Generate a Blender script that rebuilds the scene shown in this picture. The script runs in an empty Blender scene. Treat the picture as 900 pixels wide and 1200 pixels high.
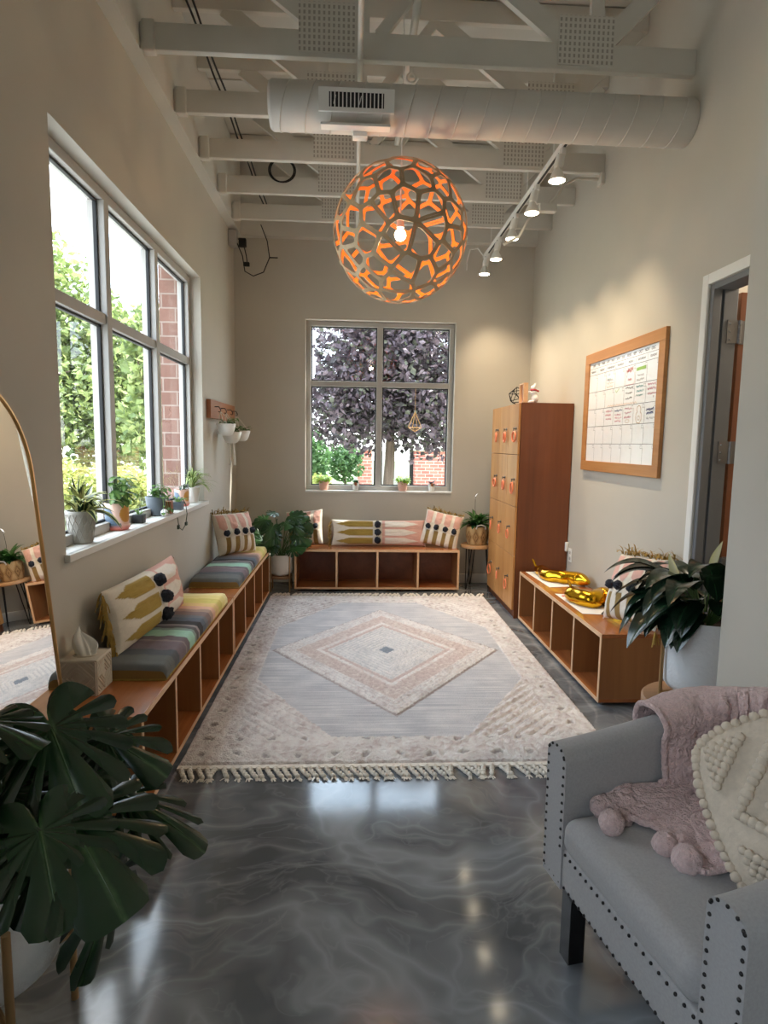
import bpy, bmesh, math, random
from mathutils import Vector, Matrix, Euler, noise
random.seed(7)
PI = math.pi
scn = bpy.context.scene
COL = scn.collection

# ------------------------------------------------------------------ camera
def rgb(r, g, b):
    def f(c):
        c /= 255.0
        return c/12.92 if c <= .04045 else ((c+.055)/1.055)**2.4
    return (f(r), f(g), f(b), 1.0)

cam = bpy.data.cameras.new('camera'); camo = bpy.data.objects.new('camera', cam); COL.objects.link(camo)
cam.sensor_fit = 'VERTICAL'; cam.sensor_height = 24.0; cam.lens = 713.2/1200*24.0
cam.clip_start = .05; cam.clip_end = 300
_R = Vector((0.99861877, -0.05016466, 0.01562228)); _U = Vector((-0.00989204, 0.11250846, 0.99360153)); _F = Vector((0.05160132, 0.99238367, -0.11185683))
m3 = Matrix((_R, _U, -_F)).transposed()
camo.matrix_world = Matrix.Translation((0, 0, 1.5)) @ m3.to_4x4()
scn.camera = camo

# ------------------------------------------------------------------ view, sky, sun
scn.view_settings.view_transform = 'Standard'
scn.view_settings.look = 'None'
scn.view_settings.gamma = 1.0
scn.view_settings.use_curve_mapping = False
scn.view_settings.exposure = 0.56
SKY_LOW, SKY_HIGH = 3.2, 7.0
LAMP_W = 44.0
w = bpy.data.worlds.new('sky'); scn.world = w; w.use_nodes = True
nt = w.node_tree; nt.nodes.clear()
_out = nt.nodes.new('ShaderNodeOutputWorld'); _bg = nt.nodes.new('ShaderNodeBackground')
_tc = nt.nodes.new('ShaderNodeTexCoord'); _sep = nt.nodes.new('ShaderNodeSeparateXYZ')
nt.links.new(_tc.outputs['Generated'], _sep.inputs[0])
_ramp = nt.nodes.new('ShaderNodeValToRGB')
_ramp.color_ramp.elements[0].position = .0; _ramp.color_ramp.elements[0].color = (.97, .97, 1, 1)
_ramp.color_ramp.elements[1].position = .7; _ramp.color_ramp.elements[1].color = (.66, .82, 1, 1)
e = _ramp.color_ramp.elements.new(.22); e.color = (.66, .82, 1, 1)
nt.links.new(_sep.outputs['Z'], _ramp.inputs[0])
_mp = nt.nodes.new('ShaderNodeMapping'); _mp.inputs['Scale'].default_value = (1.6, 1.6, 4.5)
nt.links.new(_tc.outputs['Generated'], _mp.inputs[0])
_nz = nt.nodes.new('ShaderNodeTexNoise'); _nz.inputs['Scale'].default_value = 1.7; _nz.inputs['Detail'].default_value = 6
nt.links.new(_mp.outputs[0], _nz.inputs['Vector'])
_cr = nt.nodes.new('ShaderNodeValToRGB'); _cr.color_ramp.elements[0].position = .46; _cr.color_ramp.elements[1].position = .62
nt.links.new(_nz.outputs['Fac'], _cr.inputs[0])
_mix = nt.nodes.new('ShaderNodeMixRGB'); _mix.inputs[2].default_value = (1.0, 1.0, 1.0, 1)
nt.links.new(_cr.outputs[0], _mix.inputs[0]); nt.links.new(_ramp.outputs[0], _mix.inputs[1])
_st = nt.nodes.new('ShaderNodeMapRange'); _st.inputs[1].default_value = .1; _st.inputs[2].default_value = .6
_st.inputs[3].default_value = SKY_LOW; _st.inputs[4].default_value = SKY_HIGH
nt.links.new(_sep.outputs['Z'], _st.inputs[0])
nt.links.new(_mix.outputs[0], _bg.inputs['Color']); nt.links.new(_st.outputs[0], _bg.inputs['Strength'])
nt.links.new(_bg.outputs[0], _out.inputs[0])

_sun = bpy.data.lights.new('sun', 'SUN'); _sun.energy = 9.0; _sun.angle = math.radians(.6); _sun.color = (1, .93, .82)
_suno = bpy.data.objects.new('sun', _sun); COL.objects.link(_suno)
_suno.rotation_euler = Vector((-1, -.35, -1.12)).to_track_quat('-Z', 'Y').to_euler()

def portal(loc, rot, sx, sy):
    l = bpy.data.lights.new('window_daylight', 'AREA'); l.shape = 'RECTANGLE'; l.size = sx; l.size_y = sy
    l.cycles.is_portal = True
    o = bpy.data.objects.new('window_daylight', l); COL.objects.link(o); o.location = loc; o.rotation_euler = rot
portal((-1.47, 3.86, 1.9), (0, -PI/2, 0), 1.9, 2.6)
portal((.28, 6.74, 1.88), (-PI/2, 0, 0), 1.7, 1.9)
portal((-1.47, -1.2, 1.9), (0, -PI/2, 0), 1.9, 2.5)
cyc = scn.cycles
cyc.max_bounces = 10; cyc.diffuse_bounces = 6; cyc.glossy_bounces = 4; cyc.transparent_max_bounces = 12
cyc.use_denoising = True
try: cyc.sample_clamp_indirect = 8.0
except Exception: pass

# ------------------------------------------------------------------ materials
MATS = {}
def nodes_of(name):
    m = bpy.data.materials.new(name); m.use_nodes = True
    t = m.node_tree; b = t.nodes['Principled BSDF']
    MATS[name] = m
    return m, t, b
def coords(t, kind='Object', scale=(1, 1, 1)):
    c = t.nodes.new('ShaderNodeTexCoord'); mp = t.nodes.new('ShaderNodeMapping'); mp.inputs['Scale'].default_value = scale
    t.links.new(c.outputs[kind], mp.inputs[0]); return mp.outputs[0]
def noise_tex(t, vec, scale, detail=4, rough=.55, dist=0.0):
    n = t.nodes.new('ShaderNodeTexNoise'); n.inputs['Scale'].default_value = scale; n.inputs['Detail'].default_value = detail
    n.inputs['Roughness'].default_value = rough; n.inputs['Distortion'].default_value = dist
    t.links.new(vec, n.inputs['Vector']); return n.outputs['Fac']
def ramp(t, fac, stops):
    r = t.nodes.new('ShaderNodeValToRGB'); el = r.color_ramp.elements
    el[0].position, el[0].color = stops[0]; el[1].position, el[1].color = stops[-1]
    for p, c in stops[1:-1]:
        x = el.new(p); x.color = c
    t.links.new(fac, r.inputs[0]); return r.outputs[0]
def bump(t, b, fac, strength, dist=.01):
    n = t.nodes.new('ShaderNodeBump'); n.inputs['Strength'].default_value = strength; n.inputs['Distance'].default_value = dist
    t.links.new(fac, n.inputs['Height']); t.links.new(n.outputs[0], b.inputs['Normal'])
def mul(c, k): return (min(1, c[0]*k), min(1, c[1]*k), min(1, c[2]*k), 1)
def M(name, c, rough=.6, metal=0.0, var=.06, vscale=6.0, bmp=0.0, bscale=60.0, bdist=.004, spec=None, sheen=0.0, sub=0.0, coat=0.0):
    m, t, b = nodes_of(name)
    v = coords(t)
    if var:
        f = noise_tex(t, v, vscale)
        t.links.new(ramp(t, f, [(.3, mul(c, 1-var)), (.7, mul(c, 1+var))]), b.inputs['Base Color'])
    else: b.inputs['Base Color'].default_value = c
    b.inputs['Roughness'].default_value = rough; b.inputs['Metallic'].default_value = metal
    if spec is not None: b.inputs['Specular IOR Level'].default_value = spec
    if sheen: b.inputs['Sheen Weight'].default_value = sheen
    if coat: b.inputs['Coat Weight'].default_value = coat; b.inputs['Coat Roughness'].default_value = .15
    if bmp: bump(t, b, noise_tex(t, v, bscale, 3), bmp, bdist)
    return m
def wood(name, c1, c2, axis=1, rough=.4, scale=9.0, coat=0.0):
    m, t, b = nodes_of(name)
    s = [1, 1, 1]; s[axis] = .09
    f = noise_tex(t, coords(t, 'Object', tuple(s)), scale, 5, .6, .4)
    s2 = [1, 1, 1]; s2[axis] = .03
    f2 = noise_tex(t, coords(t, 'Object', tuple(s2)), scale*9, 3)
    mx = t.nodes.new('ShaderNodeMath'); mx.operation = 'MULTIPLY_ADD'; mx.inputs[1].default_value = .3
    t.links.new(f2, mx.inputs[0]); t.links.new(f, mx.inputs[2])
    t.links.new(ramp(t, mx.outputs[0], [(.42, c1), (.85, c2)]), b.inputs['Base Color'])
    b.inputs['Roughness'].default_value = rough
    if coat: b.inputs['Coat Weight'].default_value = coat; b.inputs['Coat Roughness'].default_value = .12
    bump(t, b, mx.outputs[0], .12, .002)
    return m
def attr_mat(name, rough=.8, bmp=0.0, bscale=200.0, bdist=.002, sheen=0.0, trans=0.0, spec=None):
    """colour laid out per point (woven or painted pattern of the thing itself; on the rug also tuft shading)"""
    m, t, b = nodes_of(name)
    a = t.nodes.new('ShaderNodeAttribute'); a.attribute_name = 'pattern'
    t.links.new(a.outputs['Color'], b.inputs['Base Color']); b.inputs['Roughness'].default_value = rough
    if sheen: b.inputs['Sheen Weight'].default_value = sheen
    if spec is not None: b.inputs['Specular IOR Level'].default_value = spec
    if bmp: bump(t, b, noise_tex(t, coords(t), bscale, 3), bmp, bdist)
    if trans: leafy(t, b, a.outputs['Color'], trans)
    return m
def leafy(t, b, col, k):
    tr = t.nodes.new('ShaderNodeBsdfTranslucent'); mx = t.nodes.new('ShaderNodeMixShader'); mx.inputs[0].default_value = k
    if hasattr(col, 'is_linked'): t.links.new(col, tr.inputs[0])
    else: tr.inputs[0].default_value = col
    out = t.nodes['Material Output']
    t.links.new(b.outputs[0], mx.inputs[1]); t.links.new(tr.outputs[0], mx.inputs[2]); t.links.new(mx.outputs[0], out.inputs[0])
def leaf_mat(name, stops, rough=.4, trans=.2, bmp=.2):
    """blade coloured across its width (UV x runs from edge to edge)"""
    m, t, b = nodes_of(name)
    uv = t.nodes.new('ShaderNodeUVMap'); sp = t.nodes.new('ShaderNodeSeparateXYZ'); t.links.new(uv.outputs[0], sp.inputs[0])
    f = noise_tex(t, coords(t), 30, 2)
    ad = t.nodes.new('ShaderNodeMath'); ad.operation = 'MULTIPLY_ADD'; ad.inputs[1].default_value = .05; ad.inputs[2].default_value = -.025
    t.links.new(f, ad.inputs[0])
    a2 = t.nodes.new('ShaderNodeMath'); a2.operation = 'ADD'; t.links.new(sp.outputs[0], a2.inputs[0]); t.links.new(ad.outputs[0], a2.inputs[1])
    c = ramp(t, a2.outputs[0], stops); t.links.new(c, b.inputs['Base Color']); b.inputs['Roughness'].default_value = rough
    if rough < .3: b.inputs['Coat Weight'].default_value = .5; b.inputs['Coat Roughness'].default_value = .2
    leafy(t, b, c, trans)
    return m

def floor_mat():
    m, t, b = nodes_of('polished_concrete')
    v = coords(t, 'Object', (1, 1, 1))
    n1 = t.nodes.new('ShaderNodeTexNoise'); n1.inputs['Scale'].default_value = 1.3; n1.inputs['Detail'].default_value = 3; t.links.new(v, n1.inputs['Vector'])
    ad = t.nodes.new('ShaderNodeVectorMath'); ad.operation = 'MULTIPLY_ADD'; ad.inputs[1].default_value = (.9, .9, .9)
    t.links.new(n1.outputs['Color'], ad.inputs[0]); t.links.new(v, ad.inputs[2])
    def ridge(scale, width, sx):
        mp = t.nodes.new('ShaderNodeMapping'); mp.inputs['Scale'].default_value = (sx, 1.0, 1); mp.inputs['Rotation'].default_value = (0, 0, .5)
        t.links.new(ad.outputs[0], mp.inputs[0])
        f = noise_tex(t, mp.outputs[0], scale, 3, .5, .6)
        s = t.nodes.new('ShaderNodeMath'); s.operation = 'SUBTRACT'; s.inputs[1].default_value = .5; t.links.new(f, s.inputs[0])
        a = t.nodes.new('ShaderNodeMath'); a.operation = 'ABSOLUTE'; t.links.new(s.outputs[0], a.inputs[0])
        return ramp(t, a.outputs[0], [(0, (1, 1, 1, 1)), (width*.25, (.55, .55, .55, 1)), (width, (0, 0, 0, 1))])
    r1 = ridge(1.5, .10, .45); r2 = ridge(3.4, .07, .4)
    mxx = t.nodes.new('ShaderNodeMixRGB'); mxx.blend_type = 'LIGHTEN'; mxx.inputs[0].default_value = .6
    r3 = ridge(7.5, .05, .55)
    m3_ = t.nodes.new('ShaderNodeMixRGB'); m3_.blend_type = 'LIGHTEN'; m3_.inputs[0].default_value = .55
    t.links.new(r2, m3_.inputs[1]); t.links.new(r3, m3_.inputs[2])
    t.links.new(r1, mxx.inputs[1]); t.links.new(m3_.outputs[0], mxx.inputs[2])
    cl = noise_tex(t, v, 1.1, 5)
    base = ramp(t, cl, [(.3, rgb(70, 73, 77)), (.7, rgb(104, 107, 111))])
    fin = t.nodes.new('ShaderNodeMixRGB'); fin.inputs[2].default_value = rgb(176, 180, 184)
    sc = t.nodes.new('ShaderNodeMath'); sc.operation = 'MULTIPLY'; sc.inputs[1].default_value = .42; t.links.new(mxx.outputs[0], sc.inputs[0])
    t.links.new(sc.outputs[0], fin.inputs[0]); t.links.new(base, fin.inputs[1]); t.links.new(fin.outputs[0], b.inputs['Base Color'])
    b.inputs['Roughness'].default_value = .10; b.inputs['Specular IOR Level'].default_value = .6
    bump(t, b, cl, .05, .02)
    return m
def brick_mat(name, axis, c1, c2, mort, rowh=.085):
    m, t, b = nodes_of(name)
    c = t.nodes.new('ShaderNodeTexCoord'); sp = t.nodes.new('ShaderNodeSeparateXYZ'); t.links.new(c.outputs['Object'], sp.inputs[0])
    cb = t.nodes.new('ShaderNodeCombineXYZ')
    if axis == 'xy':
        a = t.nodes.new('ShaderNodeMath'); a.operation = 'ADD'; t.links.new(sp.outputs[0], a.inputs[0]); t.links.new(sp.outputs[1], a.inputs[1]); t.links.new(a.outputs[0], cb.inputs[0])
    else: t.links.new(sp.outputs[axis], cb.inputs[0])
    t.links.new(sp.outputs[2], cb.inputs[1])
    br = t.nodes.new('ShaderNodeTexBrick'); t.links.new(cb.outputs[0], br.inputs[0])
    br.inputs['Scale'].default_value = 1; br.inputs['Brick Width'].default_value = .22; br.inputs['Row Height'].default_value = rowh
    br.inputs['Mortar Size'].default_value = .006
    br.inputs[1].default_value = c1; br.inputs[2].default_value = c2; br.inputs[3].default_value = mort
    t.links.new(br.outputs[0], b.inputs['Base Color']); b.inputs['Roughness'].default_value = .9
    bump(t, b, br.outputs['Fac'], -.4, .006)
    return m
def glass_mat():
    m = bpy.data.materials.new('window_glass'); m.use_nodes = True; t = m.node_tree; t.nodes.clear()
    o = t.nodes.new('ShaderNodeOutputMaterial'); tr = t.nodes.new('ShaderNodeBsdfTransparent'); tr.inputs[0].default_value = (.93, .95, .95, 1)
    g = t.nodes.new('ShaderNodeBsdfGlossy'); g.inputs['Roughness'].default_value = .0
    f = t.nodes.new('ShaderNodeFresnel'); f.inputs[0].default_value = 1.5
    mx = t.nodes.new('ShaderNodeMixShader'); t.links.new(f.outputs[0], mx.inputs[0]); t.links.new(tr.outputs[0], mx.inputs[1]); t.links.new(g.outputs[0], mx.inputs[2]); t.links.new(mx.outputs[0], o.inputs[0])
    MATS['window_glass'] = m; return m
def emit_mat(name, c, s):
    m, t, b = nodes_of(name); b.inputs['Base Color'].default_value = c
    b.inputs['Emission Color'].default_value = c; b.inputs['Emission Strength'].default_value = s; return m

M('wall_paint', rgb(190, 184, 172), .75, var=.02, vscale=3, bmp=.12, bscale=300, bdist=.001)
M('white_paint', rgb(226, 225, 220), .5, var=.02)
M('truss_paint', rgb(205, 202, 193), .6, var=.03, vscale=4)
M('deck_paint', rgb(200, 197, 188), .7, var=.06, vscale=2)
M('duct_paint', rgb(203, 199, 192), .5, var=.03)
M('aluminium', rgb(174, 171, 166), .5, .05, var=.03)
M('dark_gasket', rgb(30, 31, 33), .6)
M('steel_jamb', rgb(112, 114, 117), .5, .1, var=.03)
M('steel', rgb(120, 120, 122), .35, .9, var=.05)
M('brass', rgb(196, 150, 92), .3, .9, var=.05)
M('gold_rod', rgb(178, 142, 98), .35, .7, var=.04)
M('foil_gold', rgb(226, 174, 40), .16, 1.0, var=.04, bmp=.25, bscale=34, bdist=.008)
M('black_metal', rgb(24, 23, 23), .45, .3)
M('black_rubber', rgb(20, 20, 21), .55)
M('white_ceramic', rgb(228, 226, 220), .35, var=.03)
M('white_stone_pot', rgb(222, 224, 226), .6, var=.03, bmp=.5, bscale=45, bdist=.006)
M('grey_ceramic', rgb(172, 168, 160), .6, var=.05)
M('black_pot', rgb(40, 42, 44), .5)
M('slate_pot', rgb(98, 106, 114), .5)
M('copper_pot', rgb(150, 92, 58), .35, .5)
M('pink_pot', rgb(218, 170, 152), .55, var=.05)
M('coral_coil', rgb(236, 132, 92), .45)
M('soil', rgb(52, 40, 32), .95, var=.2, vscale=60)
M('grey_linen', rgb(156, 154, 154), .9, var=.07, vscale=160, bmp=.35, bscale=500, bdist=.001, sheen=.15)
M('black_lacquer', rgb(18, 16, 16), .25)
M('nail_head', rgb(52, 50, 50), .35, .8)
M('pink_sherpa', rgb(212, 184, 182), .95, var=.10, vscale=70, bmp=1.0, bscale=95, bdist=.018, sheen=.3)
M('cream_knit', rgb(206, 192, 174), .95, var=.08, vscale=50, bmp=.5, bscale=160, bdist=.003, sheen=.2)
M('pompom_black', rgb(38, 42, 52), .95, var=.3, vscale=90, bmp=.8, bscale=160, bdist=.008)
M('fringe_mustard', rgb(158, 128, 62), .9, var=.25, vscale=40)
M('fringe_cream', rgb(226, 219, 208), .9, var=.1, vscale=40)
M('paper_white', rgb(238, 236, 232), .7, var=.01)
M('tissue', rgb(240, 236, 228), .9, var=.03)
M('tissue_box_shell', rgb(198, 188, 172), .6, var=.06)
M('shade_orange', rgb(238, 122, 36), .6, var=.04)
wood('cherry_top', rgb(150, 84, 44), rgb(184, 116, 66), 1, .22, 7, coat=.35)
wood('cherry_side', rgb(112, 60, 32), rgb(140, 80, 46), 1, .4, 7)
wood('cherry_end', rgb(136, 88, 48), rgb(162, 108, 62), 2, .4, 6)
wood('cherry_cross', rgb(146, 84, 46), rgb(180, 112, 64), 0, .25, 7, coat=.3)
wood('oak_edge', rgb(205, 160, 118), rgb(226, 186, 146), 1, .45, 9)
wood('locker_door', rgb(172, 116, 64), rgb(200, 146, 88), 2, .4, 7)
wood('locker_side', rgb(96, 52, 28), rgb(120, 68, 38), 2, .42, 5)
wood('calendar_frame', rgb(166, 112, 64), rgb(192, 138, 84), 1, .45, 7)
wood('rack_wood', rgb(140, 86, 50), rgb(176, 112, 68), 1, .45, 9)
wood('stand_wood', rgb(140, 104, 74), rgb(172, 132, 96), 0, .5, 8)
wood('live_edge', rgb(160, 118, 78), rgb(190, 148, 104), 0, .5, 9)
wood('door_wood', rgb(112, 64, 38), rgb(140, 84, 50), 2, .4, 6)
wood('shade_wood', rgb(172, 146, 112), rgb(196, 172, 138), 0, .55, 12)
wood('grey_boards', rgb(150, 148, 142), rgb(184, 180, 172), 2, .8, 9)
wood('bark', rgb(70, 58, 50), rgb(110, 94, 80), 2, .9, 14)
floor_mat(); glass_mat()
brick_mat('brick_far', 0, rgb(172, 96, 84), rgb(196, 122, 106), rgb(206, 190, 180))
brick_mat('brick_near', 'xy', rgb(116, 84, 74), rgb(130, 96, 84), rgb(150, 134, 124), .11)
emit_mat('lamp_disc', (1, .86, .62, 1), 14.0)
emit_mat('bulb_glow', (1, .82, .5, 1), 9.0)
for nm, k in (('woven', dict(rough=.9, bmp=.5, bscale=420, bdist=.002)), ('rug_pile', dict(rough=1, bmp=.8, bscale=150, bdist=.012, sheen=.2)),
              ('painted', dict(rough=.5)), ('basket_weave', dict(rough=.8, bmp=.6, bscale=160, bdist=.004)), ('tree_leaves', dict(rough=.55, trans=.35))):
    attr_mat(nm, **k)
G = rgb
leaf_mat('monstera_leaf', [(0, G(20, 42, 24)), (.47, G(30, 58, 32)), (.5, G(64, 96, 58)), (.53, G(30, 58, 32)), (1, G(20, 42, 24))], .22, .1)
leaf_mat('lily_leaf', [(0, G(16, 36, 24)), (.46, G(26, 52, 34)), (.5, G(48, 78, 52)), (.54, G(26, 52, 34)), (1, G(16, 36, 24))], .25, .1)
leaf_mat('variegated_leaf', [(0, G(214, 216, 150)), (.2, G(206, 210, 140)), (.27, G(34, 62, 34)), (.73, G(34, 62, 34)), (.8, G(206, 210, 140)), (1, G(214, 216, 150))], .4, .3)
leaf_mat('spider_leaf', [(0, G(84, 120, 56)), (.25, G(96, 132, 60)), (.34, G(216, 218, 160)), (.66, G(216, 218, 160)), (.75, G(96, 132, 60)), (1, G(84, 120, 56))], .4, .35)
leaf_mat('fern_green', [(0, G(36, 74, 32)), (.5, G(62, 104, 46)), (1, G(36, 74, 32))], .4, .25)
leaf_mat('dark_green', [(0, G(34, 66, 36)), (.5, G(62, 98, 52)), (1, G(34, 66, 36))], .3, .25)
leaf_mat('bright_green', [(0, G(128, 164, 56)), (.5, G(168, 196, 84)), (1, G(128, 164, 56))], .5, .4)
leaf_mat('mid_green', [(0, G(70, 108, 56)), (.5, G(128, 158, 92)), (1, G(70, 108, 56))], .4, .35)
leaf_mat('purple_leaf', [(0, G(62, 48, 58)), (.5, G(92, 72, 80)), (1, G(62, 48, 58))], .45, .2)
leaf_mat('spathe', [(0, G(206, 212, 160)), (.5, G(232, 232, 200)), (1, G(206, 212, 160))], .5, .35)
M('stem_green', rgb(70, 100, 52), .5); M('stem_dark', rgb(44, 62, 40), .5)
M('paving', rgb(190, 186, 178), .9, var=.06, vscale=1.5)
M('lawn', rgb(112, 122, 88), .95, var=.2, vscale=4, bmp=.6, bscale=40, bdist=.03)
M('stone_cap', rgb(206, 200, 190), .8)
M('frame_peach', rgb(226, 186, 164), .7); M('red_scarf', rgb(176, 58, 66), .8); M('white_glaze', rgb(238, 234, 232), .3, var=.01)
M('mirror_silver', (.93, .93, .92, 1), .0, 1.0, var=0)
M('cube_dark', rgb(70, 74, 80), .5)
M('ink_black', rgb(58, 56, 58), .8, var=0); M('ink_grey', rgb(120, 120, 126), .8, var=0); M('ink_red', rgb(206, 92, 96), .8, var=0); M('ink_pink', rgb(222, 130, 150), .8, var=0)
M('ink_teal', rgb(110, 176, 176), .8, var=0); M('ink_green', rgb(164, 206, 120), .8, var=0); M('ink_blue', rgb(84, 92, 150), .8, var=0); M('ink_ochre', rgb(196, 142, 70), .8, var=0); M('ink_orange', rgb(232, 170, 120), .8, var=0)
M('whiteboard', rgb(236, 236, 238), .22, var=.01)
def gusset_mat():
    m, t, b = nodes_of('nail_plate')
    v = coords(t, 'Object', (1, 1, 1)); sp = t.nodes.new('ShaderNodeSeparateXYZ'); t.links.new(v, sp.inputs[0])
    def wave(o, k, thr):
        a = t.nodes.new('ShaderNodeMath'); a.operation = 'MULTIPLY'; a.inputs[1].default_value = k; t.links.new(o, a.inputs[0])
        s = t.nodes.new('ShaderNodeMath'); s.operation = 'SINE'; t.links.new(a.outputs[0], s.inputs[0])
        g = t.nodes.new('ShaderNodeMath'); g.operation = 'GREATER_THAN'; g.inputs[1].default_value = thr; t.links.new(s.outputs[0], g.inputs[0]); return g.outputs[0]
    a = wave(sp.outputs[0], 2*PI/.026, .15); c = wave(sp.outputs[2], 2*PI/.03, -.35)
    p = t.nodes.new('ShaderNodeMath'); p.operation = 'MULTIPLY'; t.links.new(a, p.inputs[0]); t.links.new(c, p.inputs[1])
    t.links.new(ramp(t, p.outputs[0], [(0, rgb(205, 202, 193)), (1, rgb(158, 154, 145))]), b.inputs['Base Color']); b.inputs['Roughness'].default_value = .5
    bump(t, b, p.outputs[0], -.6, .004)
gusset_mat()

# ------------------------------------------------------------------ mesh helpers
WL = {}
class MB:
    def __init__(s): s.v = []; s.f = []; s.mi = []; s.uv = []; s.col = []; s.hasuv = False; s.hascol = False
    def add(s, vs, fs, mi=0, uv=None, col=None):
        n = len(s.v); s.v += [tuple(p) for p in vs]
        for f in fs: s.f.append(tuple(i+n for i in f)); s.mi.append(mi)
        if uv: s.hasuv = True
        if col: s.hascol = True
        s.uv += uv if uv else [(0.5, 0)]*len(vs)
        s.col += col if col else [(1, 1, 1, 1)]*len(vs)
        return s
    def xf(s, Mx, start=0):
        for i in range(start, len(s.v)): s.v[i] = tuple(Mx @ Vector(s.v[i]))
        return s
    def box(s, x0, x1, y0, y1, z0, z1, mi=0, bev=0.0, col=None):
        if bev <= 0:
            vs = [(x, y, z) for x in (x0, x1) for y in (y0, y1) for z in (z0, z1)]
            fs = [(0, 1, 3, 2), (4, 6, 7, 5), (0, 4, 5, 1), (2, 3, 7, 6), (0, 2, 6, 4), (1, 5, 7, 3)]
            return s.add(vs, fs, mi, None, [col]*8 if col else None)
        return s.rbox(((x0+x1)/2, (y0+y1)/2, (z0+z1)/2), (x1-x0, y1-y0, z1-z0), bev, 2, mi, col=col)
    def rbox(s, c, size, r, k=3, mi=0, fn=None, col=None, extra=0):
        h = [q/2 for q in size]; r = min(r, *[q*.999 for q in h])
        def axis(hh):
            a = [-(hh-r)-r*math.tan(PI/4*(k-i)/k) for i in range(k)]
            mid = [-(hh-r)+2*(hh-r)*i/(extra+1) for i in range(extra+2)]
            return a+mid+[-q for q in reversed(a)]
        A = [axis(q) for q in h]; idx = {}; vs = []; fs = []
        def vid(p):
            key = tuple(round(q, 6) for q in p)
            if key not in idx:
                inner = [max(-(h[i]-r), min(h[i]-r, p[i])) for i in range(3)]
                d = Vector([p[i]-inner[i] for i in range(3)])
                if d.length > 1e-9: d = d.normalized()*r
                q = Vector(inner)+d
                if fn: q = fn(q)
                idx[key] = len(vs); vs.append((q[0]+c[0], q[1]+c[1], q[2]+c[2]))
            return idx[key]
        for ax in range(3):
            u, v = (ax+1) % 3, (ax+2) % 3
            for sg in (-1, 1):
                for i in range(len(A[u])-1):
                    for j in range(len(A[v])-1):
                        q = []
                        for a, b in ((i, j), (i+1, j), (i+1, j+1), (i, j+1)):
                            p = [0, 0, 0]; p[ax] = sg*h[ax]; p[u] = A[u][a]; p[v] = A[v][b]; q.append(vid(p))
                        fs.append(tuple(q if sg > 0 else q[::-1]))
        return s.add(vs, fs, mi, None, [col]*len(vs) if col else None)
    def tube(s, pts, r, n=8, mi=0, caps=True, col=None, closed=False):
        pts = [Vector(p) for p in pts]; m = len(pts)
        rr = r if isinstance(r, (list, tuple)) else [r]*m
        t0 = (pts[1]-pts[0]).normalized(); up = Vector((0, 0, 1)) if abs(t0.z) < .9 else Vector((1, 0, 0))
        nrm = (up-t0*up.dot(t0)).normalized(); vs = []; fs = []
        for i, p in enumerate(pts):
            a = pts[(i-1) % m] if (closed or i > 0) else p; b = pts[(i+1) % m] if (closed or i < m-1) else p
            t = (b-a); t = t.normalized() if t.length > 1e-9 else t0
            nrm = nrm-t*nrm.dot(t); nrm = nrm.normalized() if nrm.length > 1e-9 else t.orthogonal().normalized()
            bn = t.cross(nrm)
            for j in range(n):
                an = 2*PI*j/n; vs.append(p+(nrm*math.cos(an)+bn*math.sin(an))*rr[i])
        for i in range(m if closed else m-1):
            for j in range(n):
                i2 = (i+1) % m
                fs.append((i*n+j, i*n+(j+1) % n, i2*n+(j+1) % n, i2*n+j))
        if caps and not closed: fs.append(tuple(range(n-1, -1, -1))); fs.append(tuple((m-1)*n+j for j in range(n)))
        return s.add(vs, fs, mi, None, [col]*len(vs) if col else None)
    def lathe(s, prof, c=(0, 0, 0), n=32, mi=0, colfn=None, squash=(1, 1), cap=False):
        vs = []; fs = []; cl = []
        for k, (r, z) in enumerate(prof):
            for j in range(n):
                a = 2*PI*j/n; vs.append((c[0]+r*math.cos(a)*squash[0], c[1]+r*math.sin(a)*squash[1], c[2]+z))
                if colfn: cl.append(colfn(a, z, k))
        for k in range(len(prof)-1):
            for j in range(n): fs.append((k*n+j, k*n+(j+1) % n, (k+1)*n+(j+1) % n, (k+1)*n+j))
        if cap: fs.append(tuple(range(n-1, -1, -1))); fs.append(tuple((len(prof)-1)*n+j for j in range(n)))
        return s.add(vs, fs, mi, None, cl if colfn else None)
    def ball(s, c, r, n=12, m=8, mi=0, fuzz=0.0, sc=(1, 1, 1), col=None):
        vs = []; fs = []
        for i in range(m+1):
            th = PI*i/m
            for j in range(n):
                ph = 2*PI*j/n; d = Vector((math.sin(th)*math.cos(ph), math.sin(th)*math.sin(ph), math.cos(th)))
                k = r*(1+(fuzz*noise.noise(d*5+Vector(c)*13) if fuzz else 0)); vs.append((c[0]+d.x*k*sc[0], c[1]+d.y*k*sc[1], c[2]+d.z*k*sc[2]))
        for i in range(m):
            for j in range(n): fs.append((i*n+j, (i+1)*n+j, (i+1)*n+(j+1) % n, i*n+(j+1) % n))
        return s.add(vs, fs, mi, None, [col]*len(vs) if col else None)
    def prism(s, poly, z0, z1, mi=0, axis=2, col=None):
        """poly in the plane across `axis`, extruded from z0 to z1"""
        n = len(poly); vs = []
        for z in (z0, z1):
            for a, b in poly:
                p = [0, 0, 0]; p[axis] = z; p[(axis+1) % 3] = a; p[(axis+2) % 3] = b; vs.append(p)
        fs = [tuple(range(n-1, -1, -1)), tuple(range(n, 2*n))]+[(i, (i+1) % n, n+(i+1) % n, n+i) for i in range(n)]
        return s.add(vs, fs, mi, None, [col]*len(vs) if col else None)
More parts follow.
